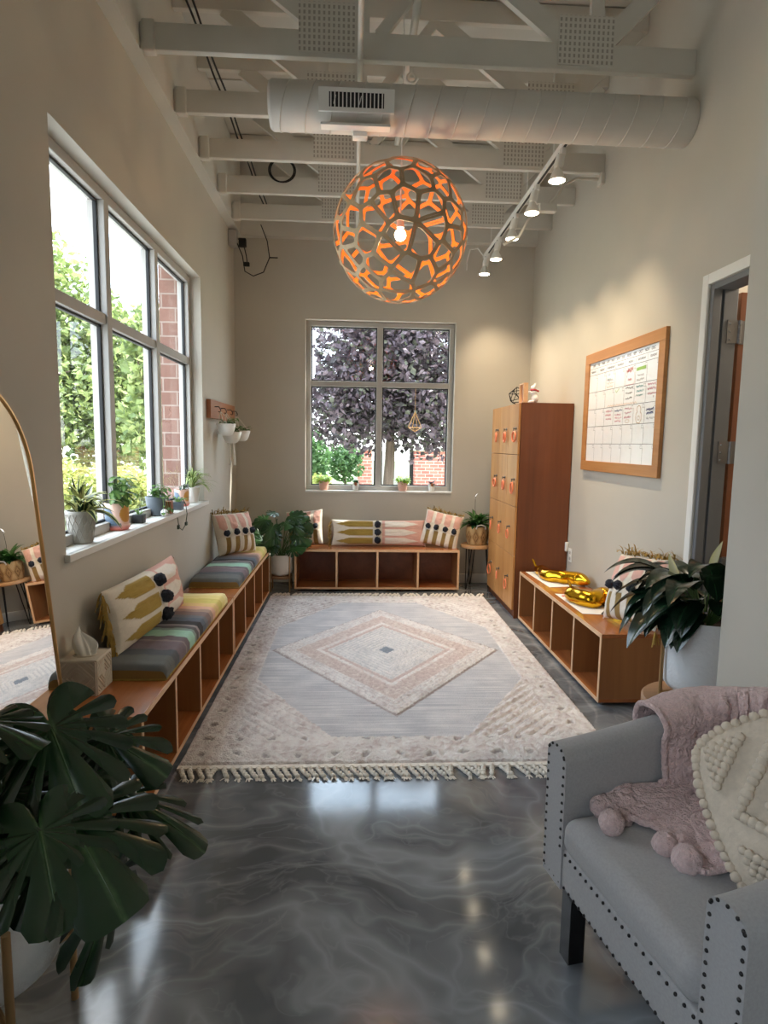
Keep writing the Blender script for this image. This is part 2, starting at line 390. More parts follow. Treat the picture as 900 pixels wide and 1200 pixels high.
    def grid(s, fn, nu, nv, mi=0, colfn=None, uvfn=None, wrap=False):
        vs = []; fs = []; cl = []; uv = []
        for i in range(nu+1):
            for j in range(nv+1):
                u, v = i/nu, j/nv; vs.append(fn(u, v))
                if colfn: cl.append(colfn(u, v))
                if uvfn: uv.append((u, v))
        for i in range(nu):
            for j in range(nv): fs.append((i*(nv+1)+j, (i+1)*(nv+1)+j, (i+1)*(nv+1)+j+1, i*(nv+1)+j+1))
        return s.add(vs, fs, mi, uv if uvfn else None, cl if colfn else None)
    def blade(s, base, d, L, W, droop=.6, n=8, fold=.25, prof='lance', mi=0, twist=0.0, up=None):
        d = Vector(d).normalized(); p = Vector(base); vs = []; uv = []; fs = []
        upv = Vector(up) if up else Vector((0, 0, 1))
        for i in range(n+1):
            t = i/n
            side = d.cross(upv)
            side = side.normalized() if side.length > 1e-4 else Vector((1, 0, 0))
            nr = side.cross(d).normalized()
            if twist: side = (side*math.cos(twist*t)+nr*math.sin(twist*t)).normalized(); nr = side.cross(d)
            if prof == 'lance': wv = math.sin(PI*min(1, t**.75*.98+.02))**.9
            elif prof == 'strap': wv = min(1, t*6+.35)*(1-t**3.0)**.8
            elif prof == 'oval': wv = math.sin(PI*(t*.97+.015))**.65
            else: wv = 1
            wv *= W/2
            for k in (-1, -.5, 0, .5, 1):
                vs.append(p+side*wv*k+nr*abs(k)*wv*fold); uv.append((k/2+.5, t))
            p = p+d*(L/n); d = (d+Vector((0, 0, -1))*droop/n).normalized()
        for i in range(n):
            for k in range(4): a = i*5+k; fs.append((a, a+1, a+6, a+5))
        return s.add(vs, fs, mi, uv)
    def clamp(s, x0=-99, x1=99, y0=-99, y1=99, z0=-99):
        s.v = [(min(x1, max(x0, p[0])), min(y1, max(y0, p[1])), max(z0, p[2])) for p in s.v]; return s
    def build(s, name, mats, parent=None, smooth=True, local=False, angle=40, loc=None):
        me = bpy.data.meshes.new(name)
        off = Vector((0, 0, 0))
        if parent is not None and not local: off = Vector(WL.get(parent.name, (0, 0, 0)))
        if parent is None:
            if loc is None:
                xs = [p[0] for p in s.v]; ys = [p[1] for p in s.v]; zs = [p[2] for p in s.v]
                off = Vector(((min(xs)+max(xs))/2, (min(ys)+max(ys))/2, min(zs)))
            else: off = Vector(loc)
        me.from_pydata([(p[0]-off.x, p[1]-off.y, p[2]-off.z) for p in s.v], [], s.f)
        if not isinstance(mats, (list, tuple)): mats = [mats]
        for mm in mats: me.materials.append(MATS[mm])
        me.polygons.foreach_set('material_index', s.mi)
        if s.hasuv:
            l = me.uv_layers.new(name='UVMap'); li = [0]*len(me.loops); me.loops.foreach_get('vertex_index', li)
            fl = []
            for i in li: fl += s.uv[i]
            l.data.foreach_set('uv', fl)
        if s.hascol:
            a = me.color_attributes.new('pattern', 'FLOAT_COLOR', 'POINT'); fl = []
            for c in s.col: fl += c
            a.data.foreach_set('color', fl)
        me.update()
        if smooth:
            me.polygons.foreach_set('use_smooth', [True]*len(me.polygons))
            try: me.set_sharp_from_angle(angle=math.radians(angle))
            except Exception: pass
        o = bpy.data.objects.new(name, me); COL.objects.link(o)
        if parent is not None:
            o.parent = parent; WL[o.name] = tuple(off)
        else: o.location = off; WL[o.name] = tuple(off)
        return o

def tag(o, label=None, cat=None, group=None, kind=None):
    if label: o['label'] = label
    if cat: o['category'] = cat
    if group: o['group'] = group
    if kind: o['kind'] = kind
    return o
def thing(name, label, cat, loc=(0, 0, 0), rotz=0.0, group=None):
    o = bpy.data.objects.new(name, None); COL.objects.link(o); o.empty_display_size = .1
    o.location = loc; o.rotation_euler = (0, 0, rotz); WL[o.name] = tuple(loc)
    return tag(o, label, cat, group)
def structure(name, mb, mats, parent=None, **k):
    o = mb.build(name, mats, parent, **k); o['kind'] = 'structure'; return o
def dup(root, loc, label=None, group=None, rotz=None):
    r = root.copy(); COL.objects.link(r); r.location = loc
    if rotz is not None: r.rotation_euler = (0, 0, rotz)
    if label: r['label'] = label
    if group: r['group'] = group
    for ch in list(root.children):
        c = ch.copy(); COL.objects.link(c); c.parent = r
        for g in list(ch.children):
            d = g.copy(); COL.objects.link(d); d.parent = c
    return r
def fbm(x, y, z=0.0, o=3):
    s = 0; a = 1; f = 1
    for _ in range(o): s += a*noise.noise((x*f, y*f, z*f)); a *= .5; f *= 2
    return s
def lerp(a, b, t): return tuple(a[i]*(1-t)+b[i]*t for i in range(4))
def arc(c, r, a0, a1, n, plane='xz'):
    o = []
    for i in range(n+1):
        a = a0+(a1-a0)*i/n; u, v = r*math.cos(a), r*math.sin(a)
        o.append((c[0]+u, c[1], c[2]+v) if plane == 'xz' else ((c[0], c[1]+u, c[2]+v) if plane == 'yz' else (c[0]+u, c[1]+v, c[2])))
    return o
# ================================================================== THE SETTING
XL, XR, YB, ZC, ZT = -1.226, 1.862, 6.483, 4.28, 3.544
XN, YN, YR = 1.446, 2.25, -3.2
mb = MB().box(-1.56, 3.6, YR-.2, YB+.22, -.2, 0); structure('floor', mb, 'polished_concrete', smooth=False, loc=(0, 0, -.2))
mb = MB().box(-1.56, 3.6, YR-.2, YB+.22, ZC, ZC+.2)
for k in range(9): mb.box(XL, XR, -2.6+k*1.1, -2.56+k*1.1, ZC-.012, ZC)
structure('ceiling', mb, 'deck_paint', smooth=False)
# left wall: opening y 2.642..5.078, z 1.0..2.788
WY0, WY1, WZ0, WZ1 = 2.642, 5.078, .985, 2.788
mb = MB()
for y0, y1, z0, z1 in ((YR, -2.42, 0, ZC), (.02, WY0, 0, ZC), (-2.42, .02, 0, WZ0), (-2.42, .02, WZ1, ZC), (WY1, YB, 0, ZC), (WY0, WY1, 0, WZ0), (WY0, WY1, WZ1, ZC)): mb.box(-1.41, XL, y0, y1, z0, z1)
structure('wall_left', mb, 'wall_paint', smooth=False)
mb = MB()
for y0, y1, z0, z1 in ((YR, -2.45, -.2, ZC), (.05, WY0-.03, -.2, ZC), (-2.45, .05, -.2, WZ0-.02), (-2.45, .05, WZ1+.12, ZC), (WY1+.02, YB+.2, -.2, ZC), (WY0-.03, WY1+.02, -.2, WZ0-.02), (WY0-.03, WY1+.02, WZ1+.12, ZC)): mb.box(-1.56, -1.411, y0, y1, z0, z1)
structure('wall_left_outer', mb, 'brick_near', smooth=False)
# back wall: opening x -.503..1.062, z .985..2.762
BX0, BX1, BZ0, BZ1 = -.503, 1.062, .975, 2.762
mb = MB()
for x0, x1, z0, z1 in ((-1.41, BX0, 0, ZC), (BX1, XR+.12, 0, ZC), (BX0, BX1, 0, BZ0), (BX0, BX1, BZ1, ZC)): mb.box(x0, x1, YB, YB+.2, z0, z1)
structure('wall_back', mb, 'wall_paint', smooth=False)
# right wall with door opening y 2.27..3.208, z 0..2.345
DY1, DZ = 3.208, 2.352
mb = MB().box(XR, XR+.12, DY1, YB, 0, ZC).box(XR, XR+.12, YN-.12, DY1, DZ, ZC)
structure('wall_right', mb, 'wall_paint', smooth=False)
mb = MB().box(XN, XN+.12, YR, YN, 0, ZC).box(XN+.12, XR+.12, YN-.12, YN, 0, ZC)
structure('wall_near', mb, 'wall_paint', smooth=False)
mb = MB().box(-1.56, XN+.12, YR-.15, YR, 0, ZC)
structure('wall_rear', mb, 'wall_paint', smooth=False)
# next room behind the door
mb = MB().box(XR+.12, 3.6, 4.3, 4.4, 0, ZC).box(XR+.12, 3.6, 1.6, 1.7, 0, ZC).box(3.5, 3.6, 1.7, 4.3, 0, ZC)
structure('wall_side_room', mb, 'wall_paint', smooth=False)
_l = bpy.data.lights.new('side_room_fill', 'POINT'); _l.energy = 40; _l.color = (1, .85, .68); _l.shadow_soft_size = .12  # unseen light without a fixture, added to brighten the doorway
_o = bpy.data.objects.new('side_room_fill', _l); COL.objects.link(_o); _o.location = (2.9, 3.0, 2.7)
mb = MB().box(XR-.016, XR-.001, DY1+.07, YB-.002, 0, .1, bev=.004); structure('baseboard_right', mb, 'white_paint')
mb = MB().box(XL+.001, XR-.02, YB-.016, YB-.001, 0, .1, bev=.004); structure('baseboard_back', mb, 'white_paint')
# rim boards above the walls
mb = MB().box(XL, -1.14, YR, YB, ZT, ZC-.02); structure('trim_1', mb, 'truss_paint', smooth=False)
mb = MB().box(-1.14, XR, YB-.08, YB, ZT, ZC-.02); structure('trim_2', mb, 'truss_paint', smooth=False)

def window(n, horizontal, a0, a1, z0, z1, cuts, zcut, p, thick, label):
    """frame of outer bars, mullions and a transom; panes"""
    fr = MB(); W = .05
    def bar(u0, u1, w0, w1, d=0.0, mi=0):
        if horizontal == 'y': fr.box(p-thick/2-d, p+thick/2+d, u0, u1, w0, w1, mi, .004)
        else: fr.box(u0, u1, p-thick/2-d, p+thick/2+d, w0, w1, mi, .004)
    bar(a0, a1, z1-W, z1); bar(a0, a1, z0, z0+W)
    bar(a0, a0+W, z0+W, z1-W); bar(a1-W, a1, z0+W, z1-W)
    edges = [a0+W]
    for c in cuts: bar(c-.03, c+.03, z0+W, z1-W, .004); edges += [c-.03, c+.03]
    edges.append(a1-W)
    for i in range(0, len(edges), 2): bar(edges[i], edges[i+1], zcut-.028, zcut+.028, -.006)
    for i in range(0, len(edges), 2):
        for w0, w1 in ((z0+W, zcut-.028), (zcut+.028, z1-W)):
            for (u0, u1, v0, v1) in ((edges[i], edges[i]+.012, w0, w1), (edges[i+1]-.012, edges[i+1], w0, w1), (edges[i], edges[i+1], w0, w0+.012), (edges[i], edges[i+1], w1-.012, w1)):
                if horizontal == 'y': fr.box(p-.009, p+.009, u0, u1, v0, v1, 1)
                else: fr.box(u0, u1, p-.009, p+.009, v0, v1, 1)
    root = structure('window_%d' % n, fr, ['aluminium', 'dark_gasket'], smooth=False)
    for i in range(0, len(edges), 2):
        for w0, w1 in ((z0+W, zcut-.028), (zcut+.028, z1-W)):
            g = MB()
            if horizontal == 'y': g.add([(p, edges[i], w0), (p, edges[i+1], w0), (p, edges[i+1], w1), (p, edges[i], w1)], [(0, 1, 2, 3)])
            else: g.add([(edges[i], p, w0), (edges[i+1], p, w0), (edges[i+1], p, w1), (edges[i], p, w1)], [(0, 1, 2, 3)])
            structure('pane', g, 'window_glass', root, smooth=False)
    return root
w1 = window(1, 'y', WY0+.002, WY1-.002, WZ0+.02, WZ1-.002, [3.42, 4.235], 2.13, -1.352, .085, '')
structure('window_sill', MB().box(-1.405, -1.212, WY0+.001, WY1-.001, WZ0, WZ0+.02, bev=.003).box(-1.2259, -1.2, WY0-.02, WY1+.06, WZ0-.012, WZ0+.02, bev=.003), 'white_paint', w1)
w2 = window(2, 'x', BX0+.002, BX1-.002, BZ0+.02, BZ1-.002, [.272], 2.12, 6.6, .08, '')
structure('window_sill', MB().box(BX0+.001, BX1-.001, YB-.012, 6.68, BZ0, BZ0+.02, bev=.003), 'white_paint', w2)

w3 = window(3, 'y', -2.418, .018, WZ0+.02, WZ1-.002, [-1.6, -.8], 2.13, -1.352, .085, '')  # unseen window added behind the camera to light the foreground
structure('window_sill', MB().box(-1.405, -1.212, -2.418, .018, WZ0, WZ0+.02, bev=.003), 'white_paint', w3)
# door frame (steel), casing, open slab, hinges
fr = MB()
fr.box(XR+.001, XR+.045, DY1-.03, DY1+.0, 0, DZ, 0, .004).box(XR+.045, XR+.06, DY1-.014, DY1, 0, DZ).box(XR+.06, XR+.135, DY1-.03, DY1, 0, DZ, 0, .003)
fr.box(XR+.001, XR+.12, YN+.02, DY1-.03, DZ-.03, DZ, 0, .003)
door = structure('door_1', fr, 'steel_jamb', smooth=False)
structure('casing', MB().box(XR-.016, XR-.0005, DY1+.001, DY1+.055, 0, DZ+.055, 0, .004).box(XR-.016, XR-.0005, YN+.02, DY1+.001, DZ+.001, DZ+.055, 0, .004), 'white_paint', door)
structure('door_slab', MB().box(XR+.165, XR+1.03, DY1-.008, DY1+.037, .02, DZ-.035, 0, .003), 'door_wood', door)
for z in (2.11, 1.48, .85):
    h = MB().box(XR+.085, XR+.137, DY1-.034, DY1-.030, z-.06, z+.06).box(XR+.165, XR+.21, DY1-.012, DY1-.008, z-.06, z+.06)
    h.box(XR+.137, XR+.168, DY1-.034, DY1-.03, z-.055, z+.055)
    for k in range(5): h.tube([(XR+.15, DY1-.034, z-.06+k*.024), (XR+.15, DY1-.034, z-.06+k*.024+.022)], .009, 10)
    for k in (-.04, 0, .04): h.ball((XR+.1, DY1-.034, z+k), .006, 6, 4); h.ball((XR+.195, DY1-.012, z+k), .006, 6, 4)
    structure('hinge', h, 'steel', door)

# ================================================================== CEILING WORK
def make_truss():
    t = thing('roof_truss', '', 'roof truss', (0, 3.53, 3.54))
    T = .042; mb = MB().box(-1.139, XR-.002, -T/2, T/2, 0, .135, bev=.004)
    mb.build('bottom_chord', 'truss_paint', t, local=True)
    MB().box(-1.139, XR-.002, -T/2, T/2, .60, .73, bev=.004).build('top_chord', 'truss_paint', t, local=True)
    for (xa, xb, wd) in ((-.15, -.82, .1), (.02, .02, .09), (1.16, .5, .1), (.12, .5, .06), (1.3, 1.3, .07), (1.33, 1.8, .1), (-.2, -.2, .05)):
        a = Vector((xa, 0, .13)); b = Vector((xb, 0, .61)); d = (b-a); s = Vector((d.z, 0, -d.x)).normalized()*wd/2
        w_ = MB().prism([((a+s).z, (a+s).x), ((a-s).z, (a-s).x), ((b-s).z, (b-s).x), ((b+s).z, (b+s).x)], -.018, .018, axis=1)
        w_.build('web', 'truss_paint', t, smooth=False, local=True)
    for x0, x1 in ((-.31, -.0), (1.09, 1.39)):
        MB().box(x0, x1, -.026, -.021, .02, .27).build('gusset_plate', 'nail_plate', t, smooth=False, local=True)
    for sx in (-1.13, ):
        h = MB().box(sx, sx+.07, -.03, .03, -.01, .15, bev=.012); h.build('hanger', 'truss_paint', t, local=True)
    return t
tr = make_truss()
tl = ['white roof truss standing in front of the round air duct, first from the camera', 'white roof truss directly behind the round air duct, second from the camera',
      'white roof truss third from the camera, above the near end of the track lights', 'white roof truss fourth from the camera, above the middle of the track lights',
      'white roof truss closest to the back wall']
tr['label'] = tl[0]; tr['group'] = 'roof trusses across the ceiling'
for k, y in enumerate((4.14, 4.75, 5.36, 5.96)): dup(tr, (0, y, 3.54), tl[k+1])

DU = (3.55, 3.31)
d = thing('air_duct', 'white round spiral air duct crossing under the roof trusses', 'air duct', (.7, 3.55, 3.31))
mb = MB(); n = 40; R0 = .122
mb.tube([(-.468, *DU), (-.455, *DU), (-.45, *DU), (XR-.012, *DU), (XR-.002, *DU)], [R0-.012, R0-.002, R0, R0, R0-.004], 40)
mb.build('pipe', 'duct_paint', d, angle=60)
mb = MB()
for k in range(17):
    x = -.38+k*.135; pts = []
    for j in range(36):
        a = 2*PI*j/36; pts.append((x+.035*math.sin(a), DU[0]+(R0+.0005)*math.cos(a), DU[1]+(R0+.0005)*math.sin(a)))
    mb.tube(pts, .0035, 6, closed=True)
mb.build('seam', 'duct_paint', d)
g = MB(); c_ = Vector((0, -math.cos(.15), -math.sin(.15)))
up_ = Vector((0, -math.sin(.15), math.cos(.15))); og = Vector((.0, *DU))+c_*(R0-.012)
Mg = Matrix(((1, 0, 0, og.x), (0, up_.y, -c_.y, og.y), (0, up_.z, -c_.z, og.z), (0, 0, 0, 1)))   # local x, y(up), z(inwards)
for q in ((-.2, .2, -.055, -.036), (-.2, .2, .036, .055), (-.2, -.145, -.036, .036), (.145, .2, -.036, .036)): g.box(q[0], q[1], q[2], q[3], -.02, .02)
g.box(-.145, .145, -.036, .036, -.0135, .0, 1)
g.xf(Mg); gv = g.build('vent_grille', ['white_paint', 'dark_gasket'], d, smooth=False)
s_ = MB()
for k in range(14): s_.box(-.135+k*.0208-.003, -.135+k*.0208+.003, -.036, .036, -.0195, -.0136)
s_.xf(Mg); s_.build('louvers', 'white_paint', gv, smooth=False)
MB().box(-.19, .18, 3.44, 3.5, 3.172, 3.186, bev=.003).box(-.02, .06, 3.5, 3.56, 3.15, 3.186, bev=.003).build('damper_lip', 'white_paint', d)

tag(MB().tube([(.017, 2.4, 3.52), (.017, 4.0, 3.52), (.017, 6.4, 3.52)], .0145, 12).tube([(.017, 3.46, 3.52), (.017, 3.52, 3.52)], .018, 12).build('electrical_conduit', 'truss_paint'),
    'thin white conduit running lengthwise below the roof trusses, above the globe lamp', 'conduit')
p_ = thing('sprinkler_pipe', 'white sprinkler pipe running lengthwise through the roof trusses', 'pipe', (.31, 4.4, 3.72))
MB().tube([(.31, 2.4, 3.76), (.31, 6.35, 3.76)], .021, 14).build('pipe', 'truss_paint', p_)
mb = MB().tube([(.31, 3.72, 3.74), (.31, 3.72, 3.6)], .012, 10).tube(arc((.31, 3.72, 3.575), .026, 0, 2*PI, 20, 'xz')[:-1], .006, 8, closed=True); mb.build('sprinkler_head', 'truss_paint', p_)
def cable(pts, r, name, mat, label, cat, group=None):
    return tag(MB().tube(pts, r, 7).build(name, mat), label, cat, group)
for k, (dx, lb) in enumerate(((0, 'black cable on the roof trusses, the one nearer the window wall'), (.03, 'black cable on the roof trusses, the one farther from the window wall'))):
    cable([(-.86+dx, 2.5+i*.12, 3.695+.012*math.sin(i*.9+k)) for i in range(31)], .006, 'cable', 'black_rubber', lb, 'cable', 'black cables over the trusses')
cp = []
for i in range(60):
    a = i/59*4*PI+1; cp.append((-.62+.1*math.cos(a)+.004*i/10, 5.326+.01*i/59, 3.72+.09*math.sin(a)))
cable(cp, .006, 'cable_coil', 'black_rubber', 'loose coil of black cable hanging between the roof trusses', 'cable')
jb = thing('junction_box', 'grey junction box with dangling black wires high in the back corner', 'junction box', (-1.2, 6.27, 3.38))
MB().box(-1.225, -1.15, 6.2, 6.3, 3.38, 3.53, bev=.008).build('box', 'aluminium', jb)
wr = MB()
wr.tube([(-1.15, 6.26, 3.42), (-1.1, 6.26, 3.3), (-1.08, 6.27, 3.16), (-1.0, 6.28, 3.12), (-.9, 6.28, 3.16), (-.84, 6.28, 3.3), (-.86, 6.27, 3.45), (-.92, 6.26, 3.6)], .005, 6)
wr.tube([(-1.14, 6.25, 3.46), (-1.09, 6.25, 3.42), (-1.06, 6.24, 3.3), (-1.05, 6.24, 3.22)], .005, 6).tube([(-.84, 6.28, 3.3), (-.76, 6.28, 3.3)], .006, 6)
wr.box(-1.13, -1.06, 6.22, 6.27, 3.38, 3.46, bev=.008).box(-1.09, -1.03, 6.23, 6.26, 3.2, 3.24, bev=.006)
wr.build('wires', 'black_rubber', jb)
fc = MB().tube([(1.82, 4.75, 3.5), (1.66, 4.74, 3.5), (1.56, 4.73, 3.45), (1.5, 4.72, 3.36), (1.44, 4.72, 3.3)], .011, 10)
fc.box(1.37, 1.5, 4.69, 4.75, 3.24, 3.3, bev=.006).tube([(1.38, 4.72, 3.27), (1.3, 4.7, 3.2), (1.22, 4.68, 3.05), (1.1, 4.66, 2.98)], .01, 10)
fcm = MB().box(1.83, 1.861, 4.71, 4.79, 3.46, 3.54, bev=.005)
f_ = thing('flexible_conduit', 'bent white cable conduit with a small box, between track lights and wall', 'conduit', (1.5, 4.72, 3.2))
fc.build('cable', 'truss_paint', f_); fcm.build('wall_plate', 'truss_paint', f_)

# track lights
TX = 1.285
t = thing('track_rail', 'long white light track hung below the trusses along the calendar wall', 'track', (TX, 5, 3.34))
MB().box(TX-.018, TX+.018, 3.69, 6.24, 3.34, 3.372, bev=.003).build('rail', 'white_paint', t)
MB().box(TX-.008, TX+.008, 3.71, 6.22, 3.3375, 3.3405).build('contact_slot', 'dark_gasket', t, smooth=False)
for y in (4.14, 4.75, 5.96): MB().tube([(TX, y, 3.371), (TX, y, 3.542)], .004, 8).build('hanger_rod', 'white_paint', t)
mb = MB().tube([(TX-.02, 6.2, 3.36), (TX-.08, 6.18, 3.42), (TX-.16, 6.16, 3.4), (TX-.19, 6.15, 3.28), (TX-.19, 6.15, 3.2)], .007, 8); mb.build('feed_cable', 'white_paint', t)
def spot(loc, aim, e, size=1.5, col=(1, .74, .45)):
    l = bpy.data.lights.new('lamp_light', 'SPOT'); l.energy = e; l.spot_size = size; l.spot_blend = .8; l.shadow_soft_size = .04; l.color = col
    o = bpy.data.objects.new('lamp_light', l); COL.objects.link(o); o.location = loc
    o.rotation_euler = (Vector(aim)-Vector(loc)).to_track_quat('-Z', 'Y').to_euler(); return o
def make_head(y):
    h = thing('track_light', '', 'spotlight', (TX, y, 3.1), 0, 'lit spotlights on the ceiling track')
    MB().tube([(0, 0, .239), (0, 0, .2)], .02, 12).box(-.014, .014, -.03, .03, .2, .2395, bev=.004).build('adapter', 'white_paint', h, local=True)
    MB().tube([(-.01, 0, .2), (-.02, 0, .15), (-.025, -.005, .12)], [.026, .03, .026], 16).build('socket', 'white_paint', h, local=True)
    MB().lathe([(.018, .125), (.022, .115), (.03, .10), (.045, .07), (.052, .055), (.05, .046)], (-.03, -.008, 0), 24).build('reflector', 'white_paint', h, local=True)
    MB().lathe([(.0005, .036), (.025, .038), (.044, .043), (.05, .048)], (-.03, -.008, 0), 24).build('lamp_face', 'lamp_disc', h, local=True)
    return h
hl = ['lit spotlight on the ceiling track closest to the camera, largest of the five', 'second lit spotlight on the ceiling track counting from the camera',
      'middle one of the five lit spotlights on the ceiling track', 'fourth lit spotlight on the ceiling track counting from the camera', 'lit spotlight at the far end of the ceiling track, by the back wall']
h0 = make_head(3.96); h0['label'] = hl[0]
ys = (3.96, 4.5, 5.05, 5.6, 6.08)
for k in range(1, 5): dup(h0, (TX, ys[k], 3.1), hl[k])
for k, y in enumerate(ys): spot((TX-.03, y-.008, 3.125), (TX+.42, y+.15, 1.4), LAMP_W, 1.5, (1, .79, .53))

# pendant: lattice globe
def lattice_globe(c, R0, ncell=112):
    rnd = random.Random(5); pts = []
    for i in range(ncell):
        z = 1-2*(i+.5)/ncell; a = i*PI*(3-5**.5); r = (1-z*z)**.5
        p = Vector((r*math.cos(a), r*math.sin(a), z))+Vector((rnd.gauss(0, .075), rnd.gauss(0, .075), rnd.gauss(0, .075))); pts.append(p.normalized())
    bm = bmesh.new(); [bm.verts.new(p) for p in pts]; bmesh.ops.convex_hull(bm, input=bm.verts); bm.verts.ensure_lookup_table()
    mb = MB()
    for v in bm.verts:
        fs = list(v.link_faces); cs = []
        ax = v.co.normalized(); e1 = ax.orthogonal().normalized(); e2 = ax.cross(e1)
        for f in fs:
            a, b, q = [x.co for x in f.verts]; n = (b-a).cross(q-a).normalized()
            if n.dot(ax) < 0: n = -n
            cs.append(n)
        cs.sort(key=lambda p: math.atan2(p.dot(e2), p.dot(e1)))
        m = len(cs); cen = sum(cs, Vector())/m
        # inner opening: every side moved inwards, corners rounded
        loc = [(p.dot(e1), p.dot(e2)) for p in cs]; cx, cy = cen.dot(e1), cen.dot(e2)
        W = .029; inn = []
        for i in range(m):
            p0, p1, p2 = loc[i-1], loc[i], loc[(i+1) % m]
            def nrm(a, b):
                dx, dy = b[0]-a[0], b[1]-a[1]; l = math.hypot(dx, dy) or 1; return (-dy/l, dx/l)
            n1, n2 = nrm(p0, p1), nrm(p1, p2); k = 1+n1[0]*n2[0]+n1[1]*n2[1]
            ix, iy = p1[0]+(n1[0]+n2[0])/max(k, .35)*W, p1[1]+(n1[1]+n2[1])/max(k, .35)*W
            inn.append((ix, iy))
        N = 6; op = []; ip = []
        for i in range(m):
            for j in range(N):
                s = j/N; s_in = s
                a, b = loc[i], loc[(i+1) % m]; op.append((a[0]*(1-s)+b[0]*s, a[1]*(1-s)+b[1]*s))
                a, b = inn[i], inn[(i+1) % m]; ip.append((a[0]*(1-s)+b[0]*s, a[1]*(1-s)+b[1]*s))
        L = len(ip)
        for _ in range(1): ip = [tuple((ip[i-1][q]+2*ip[i][q]+ip[(i+1) % L][q])/4 for q in (0, 1)) for i in range(L)]
        def up(p): return (ax*math.sqrt(max(.01, 1-p[0]**2-p[1]**2))+e1*p[0]+e2*p[1]).normalized()
        vs = []
        for rad in (R0, R0-.006):
            for arr in (op, ip): vs += [Vector(c)+up(p)*rad for p in arr]
        fo = [(i, (i+1) % L, L+(i+1) % L, L+i) for i in range(L)]
        fi = [(2*L+i, 3*L+i, 3*L+(i+1) % L, 2*L+(i+1) % L) for i in range(L)]
        fe = [(L+i, L+(i+1) % L, 3*L+(i+1) % L, 3*L+i) for i in range(L)]
        n0 = len(mb.v); mb.add(vs, fo+fe, 0); 
        for f in fi: mb.f.append(tuple(i+n0 for i in f)); mb.mi.append(1)
    bm.free(); return mb
PC = (.262, 3.7, 2.72); PR = .39
pd = thing('pendant_lamp', 'big round pendant lamp of pale wooden lattice with an orange inside', 'pendant lamp', (PC[0], PC[1], PC[2]-PR))
lattice_globe(PC, PR).build('lamp_shade', ['shade_wood', 'shade_orange'], pd, smooth=False)
MB().tube([(PC[0], PC[1], PC[2]+PR-.008), (PC[0], PC[1], 3.55), (PC[0], PC[1], 4.27)], .0025, 6).tube([(PC[0], PC[1], PC[2]+.07), (PC[0], PC[1], PC[2]+PR)], .005, 8).build('cord', 'white_paint', pd)
MB().tube([(PC[0], PC[1], PC[2]+.03), (PC[0], PC[1], PC[2]+.1)], .022, 14).build('socket', 'white_paint', pd)
MB().ball((PC[0], PC[1], PC[2]-.01), .034, 14, 10).build('bulb', 'bulb_glow', pd)
l = bpy.data.lights.new('lamp_light', 'POINT'); l.energy = 6; l.color = (1, .72, .4); l.shadow_soft_size = .036
lo = bpy.data.objects.new('lamp_light', l); COL.objects.link(lo); lo.location = (PC[0], PC[1], PC[2]-.09)

# ================================================================== OUTSIDE
structure('ground_lawn', MB().box(-40, 40, -30, 60, -.5, -.22), 'lawn', smooth=False)
structure('ground_path', MB().box(-16, -1.9, 17.5, 24, -.22, -.19).box(-12, -1.6, -16, 10.5, -.22, -.19).box(-1.6, 8, 7.2, 10.4, -.22, -.19), 'paving', smooth=False)
def tree(name, label, base, crown, nleaf, size, cols, group, trunk=.12, cat='tree', seed=1):
    """crown: list of (centre, radii)"""
    rnd = random.Random(seed); t = thing(name, label, cat, base, 0, group)
    mb = MB(); tot = sum(c[1][0]*c[1][1]*c[1][2] for c in crown)
    for cc, rr in crown:
        for _ in range(int(nleaf*rr[0]*rr[1]*rr[2]/tot)):
            d_ = Vector((rnd.gauss(0, 1), rnd.gauss(0, 1), rnd.gauss(0, 1))).normalized()*(rnd.random()**.45)
            d_ *= 1+.25*noise.noise(d_*2.3+Vector(cc))
            p = Vector(cc)+Vector((d_.x*rr[0], d_.y*rr[1], d_.z*rr[2]))
            s = size*(.6+.8*rnd.random()); a = Vector((rnd.gauss(0, 1), rnd.gauss(0, 1), rnd.gauss(0, .7)-.4)).normalized(); b = a.orthogonal().normalized()
            b = (Matrix.Rotation(rnd.random()*6.28, 3, a) @ b)*s*.36; nn = a.cross(b).normalized()*s*.08
            col = cols[rnd.randrange(len(cols))]
            mb.add([p-a*s*.5, p+b-nn, p+a*s*.55, p-b-nn, p+nn], [(0, 1, 4), (1, 2, 4), (2, 3, 4), (3, 0, 4)], 0, None, [col]*5)
    mb.build('crown', 'tree_leaves', t, smooth=False)
    tk = MB(); top = crown[0][0]
    tk.tube([base, (base[0]*.6+top[0]*.4+.03, base[1]*.6+top[1]*.4, base[2]*.6+top[2]*.4), top], [trunk, trunk*.8, trunk*.35], 10)
    for cc, rr in crown:
        for k in range(3):
            e = (cc[0]+rr[0]*.6*rnd.uniform(-1, 1), cc[1]+rr[1]*.6*rnd.uniform(-1, 1), cc[2]+rr[2]*.5*rnd.random())
            m_ = tuple(base[i]*.35+top[i]*.65 for i in range(3)); tk.tube([m_, tuple((m_[i]+e[i])/2 for i in range(3)), e], [trunk*.4, trunk*.28, trunk*.1], 6)
    tk.build('trunk', 'bark', t)
    return t
PUR = [rgb(80, 68, 76), rgb(98, 84, 92), rgb(64, 60, 62), rgb(116, 102, 108), rgb(94, 96, 82), rgb(88, 76, 84)]
GRN = [rgb(124, 142, 84), rgb(146, 162, 98), rgb(104, 122, 74), rgb(164, 176, 112)]
YEL = [rgb(164, 168, 92), rgb(180, 182, 106), rgb(146, 156, 84)]
DGR = [rgb(84, 118, 70), rgb(100, 134, 82), rgb(72, 104, 62)]
